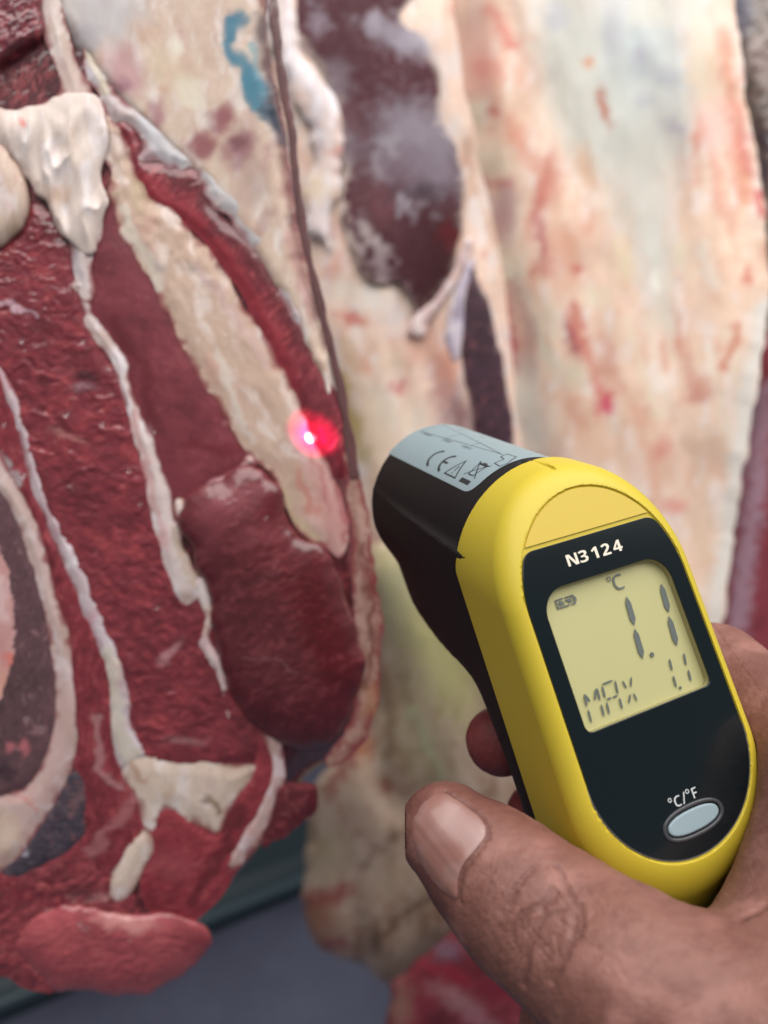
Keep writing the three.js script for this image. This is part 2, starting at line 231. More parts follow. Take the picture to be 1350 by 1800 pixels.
  mesh('button_rim', ext(ro, 0.15, -0.3, 0.22), std({ color: new THREE.Color().setRGB(0.045, 0.047, 0.055), roughness: 0.25 }), btn);
  mesh('button_cap', ext(oval(5.95, 1.95), 0.1, -0.35, 0.3), std({ color: new THREE.Color().setRGB(0.25, 0.33, 0.37), roughness: 0.5 }), btn);
}

// ------------------------------------------------------------------ hand (camera millimetres)
const hp = (px, py, depth, r) => { const p = camPoint(px, py, depth); return [p.x, p.y, p.z, r]; };
const iD = new THREE.Matrix4().makeBasis(new THREE.Vector3(...AX.U), new THREE.Vector3(...AX.V), new THREE.Vector3(...AX.N).negate()).setPosition(...AX.T).invert().elements;
const deviceAt = (x, y, z) => { const a = iD[0] * x + iD[4] * y + iD[8] * z + iD[12], b = iD[1] * x + iD[5] * y + iD[9] * z + iD[13], c = -(iD[2] * x + iD[6] * y + iD[10] * z + iD[14]); return Math.min(shellSolid(a, b, c), blackF(a, b, c)); };
const cone = (x, y, z, a, b) => { const bx = b[0] - a[0], by = b[1] - a[1], bz = b[2] - a[2], px = x - a[0], py = y - a[1], pz = z - a[2], t = clamp((px * bx + py * by + pz * bz) / (bx * bx + by * by + bz * bz), 0, 1); return Math.hypot(px - bx * t, py - by * t, pz - bz * t) - a[3] - (b[3] - a[3]) * t; };
const smin = (a, b, k) => { const h = Math.max(k - Math.abs(a - b), 0) / k; return Math.min(a, b) - h * h * k * 0.25; };
const chain = (k, ...pts) => (x, y, z) => { let d = 1e3; for (let i = 0; i < pts.length - 1; i++) d = smin(d, cone(x, y, z, pts[i], pts[i + 1]), k); return d; };
const J = { tm: hp(1130, 1745, 119, 13.4), tc: hp(1400, 1900, 113, 20), w: hp(1800, 2250, 125, 25), im: hp(1500, 1385, 141, 13.5), mm: hp(1565, 1480, 162, 13), rm: hp(1590, 1590, 182, 12.5), pm: hp(1600, 1710, 197, 12) };
const palm = [[J.tm, J.tc], [J.tc, J.w], [J.im, J.w], [J.mm, J.w], [J.rm, J.w], [J.pm, J.w], [hp(1380, 1950, 120, 14), J.im], [hp(1400, 1720, 124, 13.5), hp(1500, 1420, 140, 13)], [J.mm, J.tc], [J.w, hp(2500, 3300, 150, 29)]];
const fingers = [
  chain(6, hp(786, 1462, 140.5, 9.1), hp(872, 1540, 136, 10.6), hp(940, 1603, 131.5, 11.6), hp(1035, 1672, 125.5, 12.0), J.tm),
  chain(5, hp(879, 1302, 186, 8.6), hp(1080, 1262, 200, 8.8), hp(1256, 1186, 178, 11.2), J.im),
  chain(5, hp(950, 1436, 189, 8.6), hp(1110, 1400, 212, 9), hp(1310, 1370, 205, 10.5), J.mm),
  chain(5, hp(1010, 1570, 200, 8.4), hp(1150, 1570, 220, 8.8), hp(1350, 1560, 220, 10), J.rm),
  chain(5, hp(992, 1815, 141, 8.6), hp(1110, 1900, 150, 9), hp(1330, 1900, 190, 9.5), J.pm),
];
function hand0(x, y, z) {
  let p = 1e3; for (const [a, b] of palm) p = smin(p, cone(x, y, z, a, b), 7);
  let d = p; fingers.forEach((f, i) => { d = i ? Math.min(d, smin(p, f(x, y, z), i < 4 ? 6 : 4)) : smin(d, f(x, y, z), 7); });
  return d;
}
// first meeting of the camera's ray through a pixel with the hand
function onHand(px, py) { const v = camPoint(px, py, 1); let t = 90; for (let i = 0; i < 120; i++) { const d = hand0(v.x * t, v.y * t, v.z * t); if (d < 0.01) break; t += d * 0.8 / v.length(); if (t > 300) return null; } return [v.x * t, v.y * t, v.z * t]; }
const creases = [];
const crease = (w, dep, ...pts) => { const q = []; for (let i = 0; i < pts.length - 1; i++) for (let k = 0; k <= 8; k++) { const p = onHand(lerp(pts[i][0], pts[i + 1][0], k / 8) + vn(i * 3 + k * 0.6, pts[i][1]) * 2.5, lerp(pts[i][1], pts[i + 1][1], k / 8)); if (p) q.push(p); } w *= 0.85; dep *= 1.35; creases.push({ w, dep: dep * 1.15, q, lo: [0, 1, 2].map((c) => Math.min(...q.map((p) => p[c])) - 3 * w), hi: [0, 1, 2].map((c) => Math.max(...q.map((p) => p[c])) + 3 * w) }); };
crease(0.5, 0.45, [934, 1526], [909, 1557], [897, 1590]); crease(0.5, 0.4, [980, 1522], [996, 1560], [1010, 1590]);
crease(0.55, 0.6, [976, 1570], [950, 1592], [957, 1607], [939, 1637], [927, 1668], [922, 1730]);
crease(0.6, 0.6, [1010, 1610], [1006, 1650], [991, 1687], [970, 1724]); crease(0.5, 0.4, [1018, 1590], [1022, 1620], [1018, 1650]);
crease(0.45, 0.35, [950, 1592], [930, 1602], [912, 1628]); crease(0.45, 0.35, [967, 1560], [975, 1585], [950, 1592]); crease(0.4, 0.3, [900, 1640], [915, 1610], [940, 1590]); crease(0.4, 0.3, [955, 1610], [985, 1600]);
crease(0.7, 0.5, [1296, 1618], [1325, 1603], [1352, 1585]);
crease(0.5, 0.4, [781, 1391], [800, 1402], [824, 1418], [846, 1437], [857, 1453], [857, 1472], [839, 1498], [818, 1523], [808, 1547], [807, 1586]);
const KN = onHand(962, 1612);
function handF(x, y, z) {
  let d = hand0(x, y, z);
  if (d > 6 || d < -6) return d;
  for (const c of creases) {
    if (x < c.lo[0] || y < c.lo[1] || z < c.lo[2] || x > c.hi[0] || y > c.hi[1] || z > c.hi[2]) continue;
    let m = 1e3; for (let i = 0; i < c.q.length - 1; i++) if ((i + 1) % 9) m = Math.min(m, capDist(x, y, z, c.q[i], c.q[i + 1]));
    d += c.dep * Math.exp(-(m / c.w) * (m / c.w));
  }
  const kx = x - KN[0], ky = y - KN[1], kz = z - KN[2], kn = Math.exp(-(kx * kx + ky * ky + kz * kz) / 90); if (kn > 0.02) { const a = (kx + ky) * 0.7, e = (kx - ky) * 0.7, q = fbm(a * 0.55 + 3, e * 0.16, 3); d += kn * 0.2 * Math.exp(-q * q * 120); }
  d += 0.35 * n3(x * 0.16, y * 0.16, z * 0.16) + 0.10 * n3(x * 0.9, y * 0.9, z * 0.9) + 0.05 * n3(x * 2.1, y * 2.1, z * 2.1);
  if (d < 4) d = Math.max(d, 0.12 - deviceAt(x, y, z));
  return d;
}
const person = new THREE.Group(); person.name = 'person'; person.applyMatrix4(CAM); scene.add(person);
tag(person, 'bare right hand of a person gripping the yellow thermometer with the thumb along its side', 'person');
const SKIN = col([128, 87, 78]), SKIN2 = col([98, 59, 54]), SKIN3 = col([156, 110, 102]);
const CREASE_SHADE = col([66, 36, 34]), skinMat = std({ color: 0xffffff, vertexColors: true, roughness: 0.5, specularIntensity: 0.6, bumpMap: grain, bumpScale: 0.00013 });
{
  const tip = hp(879, 1302, 186, 1), tip2 = hp(950, 1436, 189, 1);
  const paint = (x, y, z) => {
    const c = [...SKIN]; mix3(c, SKIN2, clamp(0.35 + 0.8 * n3(x * 0.07, y * 0.07, z * 0.07), 0, 1)); mix3(c, SKIN3, clamp(1.3 * n3(x * 0.22 + 9, y * 0.22, z * 0.22), 0, 0.6)); mix3(c, SKIN2, clamp(1.5 * n3(x * 0.6 + 4, y * 0.6, z * 0.6) - 0.1, 0, 0.22));
    for (const t of [tip, tip2]) mix3(c, col([120, 40, 46]), 0.8 * smoothstep(18 - Math.hypot(x - t[0], y - t[1], z - t[2]), 0, 12));    // red finger pads
    for (const cr of creases) { if (x < cr.lo[0] || y < cr.lo[1] || z < cr.lo[2] || x > cr.hi[0] || y > cr.hi[1] || z > cr.hi[2]) continue; let m = 1e3; for (let i = 0; i < cr.q.length - 1; i++) if ((i + 1) % 9) m = Math.min(m, capDist(x, y, z, cr.q[i], cr.q[i + 1])); mix3(c, CREASE_SHADE, 0.55 * Math.exp(-m * m / 0.16)); }  // crease shade painted into the skin colour, on top of the real grooves
    const k = 1 + 0.10 * n3(x * 1.7, y * 1.7, z * 1.7); return [c[0] * k, c[1] * k, c[2] * k];
  };
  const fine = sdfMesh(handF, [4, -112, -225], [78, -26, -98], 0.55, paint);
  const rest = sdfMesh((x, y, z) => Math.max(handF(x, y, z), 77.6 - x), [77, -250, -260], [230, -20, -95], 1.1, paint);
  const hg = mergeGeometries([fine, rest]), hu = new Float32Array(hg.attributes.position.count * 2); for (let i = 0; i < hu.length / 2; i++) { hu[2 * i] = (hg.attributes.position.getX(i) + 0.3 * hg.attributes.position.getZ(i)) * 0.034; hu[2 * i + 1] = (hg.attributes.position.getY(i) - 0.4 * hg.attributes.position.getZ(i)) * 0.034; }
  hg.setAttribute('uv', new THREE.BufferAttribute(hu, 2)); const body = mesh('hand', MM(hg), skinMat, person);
  body.userData.label = 'bare hand with thumb and curled fingers round the grip';
  // thumb nail: a curved plate laid on the thumb
  const nailOut = new THREE.CatmullRomCurve3([[779, 1394], [800, 1405], [822, 1420], [843, 1438], [853, 1454], [852, 1470], [836, 1494], [815, 1519], [805, 1545], [803, 1580], [786, 1572], [762, 1550], [741, 1518], [727, 1484], [724, 1452], [735, 1424], [752, 1403]].map(([x, y]) => new THREE.Vector3(x, y, 0)), true).getPoints(140).map((p) => [p.x, p.y]);
  const inside = (x, y) => { let s = false; for (let i = 0, j = nailOut.length - 1; i < nailOut.length; j = i++) { const a = nailOut[i], b = nailOut[j]; if ((a[1] > y) !== (b[1] > y) && x < (b[0] - a[0]) * (y - a[1]) / (b[1] - a[1]) + a[0]) s = !s; } return s; };
  const near = (x, y) => { let m = 1e9, q; for (const p of nailOut) { const d = (p[0] - x) ** 2 + (p[1] - y) ** 2; if (d < m) { m = d; q = p; } } return [Math.sqrt(m), q]; };
  const P = [], C = [], I = [], st = 3, nx = 50, ny = 74, id = new Int32Array(nx * ny).fill(-1), inn = (i, j) => inside(715 + i * st, 1385 + j * st);
  for (let j = 0; j < ny; j++) for (let i = 0; i < nx; i++) {
    let x = 715 + i * st, y = 1385 + j * st, use = inn(i, j); let [dist, q] = near(x, y);
    if (!use && dist < st * 1.6) { [x, y] = q; dist = 0; use = true; } if (!use) continue;
    const p = onHand(x, y); if (!p) continue;
    const h = 0.3, g = [hand0(p[0] + h, p[1], p[2]) - hand0(p[0] - h, p[1], p[2]), hand0(p[0], p[1] + h, p[2]) - hand0(p[0], p[1] - h, p[2]), hand0(p[0], p[1], p[2] + h) - hand0(p[0], p[1], p[2] - h)], l = Math.hypot(...g);
    const up = 0.03 + 0.26 * Math.sqrt(clamp(dist / 9, 0, 1)) + 0.05 * vn(x * 0.09 - y * 0.07, 3);
    id[j * nx + i] = P.length / 3; P.push(...p.map((v, k) => v + g[k] / l * up));
    const c = col([138, 98, 90]); mix3(c, col([150, 118, 114]), clamp(0.4 + vn(x * 0.03, y * 0.03), 0, 0.7)); mix3(c, col([130, 84, 76]), smoothstep(Math.hypot(x - 850, y - 1460), 8, 40) * 0.25); C.push(...c);
  }
  for (let j = 0; j < ny - 1; j++) for (let i = 0; i < nx - 1; i++) { const a = id[j * nx + i], b = id[j * nx + i + 1], c = id[(j + 1) * nx + i], d = id[(j + 1) * nx + i + 1]; if (a >= 0 && b >= 0 && c >= 0) I.push(a, c, b); if (b >= 0 && c >= 0 && d >= 0) I.push(b, c, d); }
  const g = new THREE.BufferGeometry(); g.setAttribute('position', new THREE.Float32BufferAttribute(P, 3)); g.setAttribute('color', new THREE.Float32BufferAttribute(C, 3)); g.setIndex(I); g.computeVertexNormals();
  mesh('thumb_nail', MM(g), std({ vertexColors: true, roughness: 0.34, clearcoat: 0.25, clearcoatRoughness: 0.25 }), body);
}

// ------------------------------------------------------------------ meat
// A side of meat hangs on a plane; its muscles, fat and seams are cushions with their own outline, height and relief.
class Side {
  constructor(name, label, category, px, py, depth, turn, tilt = 0) {
    this.o = camPoint(px, py, depth).applyMatrix4(CAM.clone());
    const o = camPoint(px, py, depth).applyMatrix4(CAM); this.o = o; this.turn = turn; this.g = new THREE.Group(); this.g.name = name; this.g.position.copy(o); this.g.rotation.set(-tilt, turn, 0, 'YXZ'); scene.add(this.g); this.g.updateMatrixWorld(true);
    tag(this.g, label, category); this.inv = this.g.matrixWorld.clone().invert(); this.eye = EYE.clone().applyMatrix4(this.inv); this.k = depth / F; this.rel = 1;
  }
  spot(px, py, h) { const d = camPoint(px, py, 1).applyMatrix4(CAM).applyMatrix4(this.inv).sub(this.eye), t = (h - this.eye.z) / d.z; return [this.eye.x + d.x * t, this.eye.y + d.y * t, h]; }
}
const spline = (pts, wob, seed, grow = 0, jag = 0) => {
  const c = new THREE.CatmullRomCurve3(pts.map((p) => new THREE.Vector3(p[0], p[1], 0)), true, 'centripetal'), n = Math.max(40, Math.round(c.getLength() / 4.5)), out = c.getSpacedPoints(n).slice(0, n), sign = out.reduce((t, q, i) => t + q.x * out[(i + 1) % n].y - q.y * out[(i + 1) % n].x, 0) > 0 ? -1 : 1;
  return out.map((p, i) => { const a = out[(i + 1) % n], b = out[(i + n - 1) % n], l = Math.hypot(a.x - b.x, a.y - b.y) || 1, w = sign * grow + jag * clamp(0.1 + 1.5 * vn(p.x * 0.02 + seed * 3, p.y * 0.02), 0, 1) * fbm(p.x * 0.06 + seed, p.y * 0.06, 2) * 2.6 + wob * (fbm(p.x * 0.03 + seed * 7.7, p.y * 0.03 + seed, 2) * 1.7); return [p.x - (a.y - b.y) / l * w, p.y + (a.x - b.x) / l * w]; });
};
const ribbon = (pts) => { // [x, y, width] -> outline
  const c = new THREE.CatmullRomCurve3(pts.map((p) => new THREE.Vector3(...p)), false, 'centripetal'), n = Math.max(6, Math.round(c.getLength() / 14)), s = c.getPoints(n), l = [], r = [];
  s.forEach((p, i) => { const a = s[Math.min(i + 1, n)], b = s[Math.max(i - 1, 0)], L = Math.hypot(a.x - b.x, a.y - b.y) || 1, w = Math.max(p.z, 2) / 2, nx = -(a.y - b.y) / L * w, ny = (a.x - b.x) / L * w; l.push([p.x + nx, p.y + ny]); r.push([p.x - nx, p.y - ny]); });
  return [...l, ...r.reverse()];
};
let seedNo = 1;
const meatMats = { fat: std({ vertexColors: true, roughness: 0.5, specularIntensity: 0.6, clearcoat: 0.2, clearcoatRoughness: 0.25, bumpMap: grain, bumpScale: 0.00004 }), muscle: std({ vertexColors: true, roughness: 0.45, specularIntensity: 0.7, clearcoat: 0.9, clearcoatRoughness: 0.12, bumpMap: grain, bumpScale: 0.00008 }), film: std({ vertexColors: true, roughness: 0.6, specularIntensity: 0.4 }) };
// marks: matter of another colour on a piece B = blot (ellipse), S = streak (polyline)
const B = (x, y, rx, ry, rot, c, a = 0.8, soft = 0.6) => ({ x, y, rx, ry, cs: Math.cos(rot), sn: Math.sin(rot), c: col(c), a, soft, R: Math.max(rx, ry) * 1.5 + 8 });
const S = (w, c, a, pts, soft = 0.6) => ({ w, c: col(c), a, pts, soft, box: [Math.min(...pts.map((p) => p[0])) - w * 2, Math.min(...pts.map((p) => p[1])) - w * 2, Math.max(...pts.map((p) => p[0])) + w * 2, Math.max(...pts.map((p) => p[1])) + w * 2] });
function markAt(m, x, y) {
  if (m.pts) {
    if (x < m.box[0] || y < m.box[1] || x > m.box[2] || y > m.box[3]) return 0;
    let d = 1e9; for (let i = 0; i < m.pts.length - 1; i++) { const [ax, ay] = m.pts[i], [bx, by] = m.pts[i + 1], ux = bx - ax, uy = by - ay, t = clamp(((x - ax) * ux + (y - ay) * uy) / (ux * ux + uy * uy), 0, 1); d = Math.min(d, Math.hypot(x - ax - ux * t, y - ay - uy * t)); }
    return m.a * (1 - smoothstep(d / (m.w / 2), 1 - m.soft, 1 + m.soft));
  }
  const dx = x - m.x, dy = y - m.y; if (Math.abs(dx) > m.R || Math.abs(dy) > m.R) return 0;
  return m.a * (1 - smoothstep(Math.hypot((dx * m.cs + dy * m.sn) / m.rx, (-dx * m.sn + dy * m.cs) / m.ry), 1 - m.soft, 1 + m.soft));
}
// tissue: colour and relief as functions of millimetres on the side
const fat = (base, o = {}) => { const w3 = (c) => col(c).map((v, i) => v * [1, 0.955, 1.1][i]), b = w3(base), hi = w3(o.hi ?? [236, 228, 212]), pk = col(o.pink ?? [214, 150, 128]), lo = w3(o.lo ?? [196, 168, 142]), q = o.q ?? 1, ca = Math.cos(o.ang ?? 0), sa = Math.sin(o.ang ?? 0), vein = col(o.vein ?? [170, 120, 122]), va = o.va ?? 0.25;
  return { color: (c, u0, v0) => { const uw = u0 + 1.5 * vn(u0 / 4, v0 / 4), vw = v0 + 1.5 * vn(u0 / 4 + 30, v0 / 4), u = uw * ca + vw * sa, v = -uw * sa + vw * ca; c[0] = b[0]; c[1] = b[1]; c[2] = b[2];
    mix3(c, lo, clamp(fbm(u / 8 / q + 31, v / 15 / q) * 1.5, 0, 0.8)); mix3(c, hi, clamp(fbm(u / 3.4 / q, v / 9 / q + 50) * 2.1 - 0.05, 0, 0.85)); mix3(c, pk, clamp((fbm(u / 6 / q + 80, v / 10 / q, 3) - (o.pt ?? 0.28)) * 1.6, 0, o.pa ?? 0.5)); mix3(c, vein, clamp((0.09 - Math.abs(fbm(u / 5 / q + 11, v / 16 / q + 70, 3))) * 9, 0, 1) * va * clamp(0.5 + 1.4 * vn(u / 6 + 5, v / 6), 0, 1)); const k = 1 + 0.045 * vn(u * 1.1, v * 0.8) + 0.03 * vn(u * 3, v * 3); c[0] *= k; c[1] *= k; c[2] *= k; },
    relief: (u0, v0) => { const u = u0 * ca + v0 * sa, v = -u0 * sa + v0 * ca; return (o.bump ?? 0.5) * (fbm(u / 4.5 / q + 5, v / 10 / q, 2) + 0.3 * (0.25 - Math.abs(fbm(u / 4 / q + 9, v / 10 / q, 2)))); }, mat: meatMats.fat }; };
const muscle = (base, o = {}) => { const b = col(base).map((v, i) => v * [1, 1.3, 1.25][i]), dk = b.map((x) => x * 0.5), lt = col(o.lt ?? [196, 92, 96]), wh = col(o.wh ?? [178, 104, 104]), ca = Math.cos(o.ang ?? 0), sa = Math.sin(o.ang ?? 0), f = o.f ?? 1;
  return { color: (c, u, v) => { const wu = u + 1.6 * vn(u / 3, v / 3), wv = v + 1.6 * vn(u / 3 + 40, v / 3), a = wu * ca + wv * sa, e = -wu * sa + wv * ca, s = fbm(a / 3.2, e / 0.75 / f, 3), z = fbm(u / 10 + 3, v / 10, 3); c[0] = b[0]; c[1] = b[1]; c[2] = b[2];
    mix3(c, dk, clamp(-s * (o.con ?? 1.2) - z * 0.7, 0, 0.85)); mix3(c, lt, clamp(s * (o.con ?? 1.2) * 0.9 + z * 0.5 - 0.12, 0, 0.55)); mix3(c, wh, clamp((fbm(a / 2.2 + 70, e / 0.8 / f, 3) - (o.mt ?? 0.42)) * 4, 0, (o.ma ?? 0.75) * 0.7)); const k = 1 + 0.1 * vn(u * 2.6, v * 2.6); c[0] *= k; c[1] *= k; c[2] *= k; },
    relief: (u0, v0) => { const u = u0 + 2.6 * vn(u0 / 4.5, v0 / 4.5) + 0.7 * vn(u0 / 1.3, v0 / 1.3), v = v0 + 2.6 * vn(u0 / 4.5 + 40, v0 / 4.5) + 0.7 * vn(u0 / 1.3 + 20, v0 / 1.3), a = u * ca + v * sa, e = -u * sa + v * ca; return (o.bump ?? 0.6) * (0.8 * fbm(a / 3.4, e / 0.9 / f, 4) + 0.7 * fbm(u0 / 6, v0 / 6, 2) + 0.25 * vn(u0 / 0.9, v0 / 0.7) * clamp(0.5 + vn(u0 / 7, v0 / 7), 0, 1)); }, mat: meatMats.muscle }; };
function piece(side, name, pts, tis, o = {}) {
  const seed = seedNo++, isStrip = pts[0].length > 2, out = spline(pts[0].length > 2 ? ribbon(pts) : pts, o.wob ?? 4, seed, o.grow ?? 0, o.jag ?? 1.5), n = out.length, st = o.st ?? (isStrip ? 1.8 : 2.5), er = o.er ?? 16, T = (o.T ?? 4) * (o.full ? 1 : side.rel), lift = (o.lift ?? 0) * (o.full ? 1 : side.rel), marks = (o.marks ?? []).map((m) => (side.soft ? { ...m, soft: Math.min(0.98, m.soft + side.soft), a: Math.min(1, m.a * (side.strong ?? 0.92)) } : m)), warp = o.warp ?? 9;
  const x0 = Math.min(...out.map((p) => p[0])) - st, y0 = Math.min(...out.map((p) => p[1])) - st, nx = Math.ceil((Math.max(...out.map((p) => p[0])) - x0) / st) + 2, ny = Math.ceil((Math.max(...out.map((p) => p[1])) - y0) / st) + 2;
  const dist = new Float32Array(nx * ny), foot = new Float32Array(nx * ny * 2), skip = Math.max(er, st * 2) * 1.2;
  // distance to the outline, near it only; the row crossings say what lies inside
  dist.fill(1e6);
  for (let i = 0; i < n; i++) {
    const [ax, ay] = out[i], [bx, by] = out[(i + 1) % n], ux = bx - ax, uy = by - ay, ll = ux * ux + uy * uy || 1;
    const i0 = Math.max(0, Math.floor((Math.min(ax, bx) - skip - x0) / st)), i1 = Math.min(nx - 1, Math.ceil((Math.max(ax, bx) + skip - x0) / st)), j0 = Math.max(0, Math.floor((Math.min(ay, by) - skip - y0) / st)), j1 = Math.min(ny - 1, Math.ceil((Math.max(ay, by) + skip - y0) / st));
    for (let j = j0; j <= j1; j++) for (let k = i0; k <= i1; k++) { const px = x0 + k * st, py = y0 + j * st, t = clamp(((px - ax) * ux + (py - ay) * uy) / ll, 0, 1), fx = ax + ux * t, fy = ay + uy * t, d = Math.hypot(px - fx, py - fy), q = j * nx + k; if (d < dist[q]) { dist[q] = d; foot[2 * q] = fx; foot[2 * q + 1] = fy; } }
  }
  const ins = new Uint8Array(nx * ny);
  for (let j = 0; j < ny; j++) { const y = y0 + j * st + 1e-4, xs = []; for (let i = 0; i < n; i++) { const a = out[i], b = out[(i + 1) % n]; if ((a[1] > y) !== (b[1] > y)) xs.push((b[0] - a[0]) * (y - a[1]) / (b[1] - a[1]) + a[0]); } xs.sort((a, b) => a - b); for (let k = 0; k + 1 < xs.length; k += 2) for (let i = Math.max(0, Math.ceil((xs[k] - x0) / st)); i <= Math.min(nx - 1, Math.floor((xs[k + 1] - x0) / st)); i++) ins[j * nx + i] = 1; }
  let dome = new Float32Array(nx * ny);
  for (let q = 0; q < nx * ny; q++) { const t = ins[q] ? clamp(dist[q] / er, 0, 1) : 0; dome[q] = o.full || !side.flush ? Math.sqrt(1 - (1 - t) * (1 - t)) : t * t * (3 - 2 * t); }
  if (er >= 40) { // no creases along the middle of a broad cushion
    const raw = dome, R = Math.max(2, Math.round(er / st / 4)), tmp = new Float32Array(nx * ny); let a = dome;
    for (let k = 0; k < 2; k++) {
      const b = new Float32Array(nx * ny);
      for (let j = 0; j < ny; j++) { let sum = 0; for (let i = -R; i < nx; i++) { if (i + R < nx) sum += a[j * nx + i + R]; if (i - R - 1 >= 0) sum -= a[j * nx + i - R - 1]; if (i >= 0) tmp[j * nx + i] = sum / (2 * R + 1); } }
      for (let i = 0; i < nx; i++) { let sum = 0; for (let j = -R; j < ny; j++) { if (j + R < ny) sum += tmp[(j + R) * nx + i]; if (j - R - 1 >= 0) sum -= tmp[(j - R - 1) * nx + i]; if (j >= 0) b[j * nx + i] = sum / (2 * R + 1); } }
      a = b;
    }
    dome = a.map((v, q) => { const t = clamp(dist[q] / (er * 0.5), 0, 1); return lerp(raw[q], v, t); });
  }
  const id = new Int32Array(nx * ny).fill(-1), P = [], C = [], UV = [], I = [], c = [0, 0, 0];
  const vert = (q) => {
    if (id[q] >= 0) return id[q];
    let px = x0 + (q % nx) * st, py = y0 + Math.floor(q / nx) * st, d = dist[q];
    if (!ins[q]) { px = foot[2 * q]; py = foot[2 * q + 1]; d = 0; }
    let t = clamp(d / er, 0, 1), prof = dome[q], [u, v] = side.spot(px, py, 0); u *= 1000; v *= 1000;
    let h = lift + T * prof + tis.relief(u + seed * 31, v) * (side.bump ?? 1) * (0.1 + 0.9 * t) + (o.shape ? o.shape(px, py) : 0);
    tis.color(c, u + seed * 31, v + seed * 17);
    if (o.rim) { const q = clamp(1 - d / Math.max(1, (o.rimW ?? 5) * (1 + 2.4 * fbm(px * 0.055 + seed, py * 0.055, 3))), 0, 1); mix3(c, o.rim, q * q * (3 - 2 * q) * (o.rimA ?? 0.5)); }
    if (marks.length) { const mx = px + warp * fbm(u / 5 + 3, v / 5, 3) * 1.8, my = py + warp * fbm(u / 5 + 60, v / 5, 3) * 1.8; for (const m of marks) { const a = markAt(m, mx, my); if (a > 0.003) { mix3(c, m.c, a); } } }
    const p = side.spot(px, py, h / 1000);
    P.push(...p); C.push(Math.max(c[0], 0), Math.max(c[1], 0), Math.max(c[2], 0)); UV.push(u / 24 + seed * 0.37, v / 24);
    return (id[q] = P.length / 3 - 1);
  };
  for (let j = 0; j < ny - 1; j++) for (let i = 0; i < nx - 1; i++) {
    const q = j * nx + i, r = [q, q + 1, q + nx, q + nx + 1]; if (!r.some((a) => ins[a])) continue;
    if (r.some((a) => !ins[a] && dist[a] > 1e5)) continue;
    const [a, b, cc, d] = r.map(vert); I.push(a, cc, b, b, cc, d);
  }
  const g = new THREE.BufferGeometry(); g.setAttribute('position', new THREE.Float32BufferAttribute(P, 3)); g.setAttribute('color', new THREE.Float32BufferAttribute(C, 3)); g.setAttribute('uv', new THREE.Float32BufferAttribute(UV, 2)); g.setIndex(I); g.computeVertexNormals();
  const m = mesh(name, g, o.mat ?? tis.mat, o.parent ?? side.g); if (o.label) m.userData.label = o.label; return m;
}
//MEAT
const PW = [0.07, 0.13, 0.12, 0.075, 1.2, 0.024];
let leftSide;
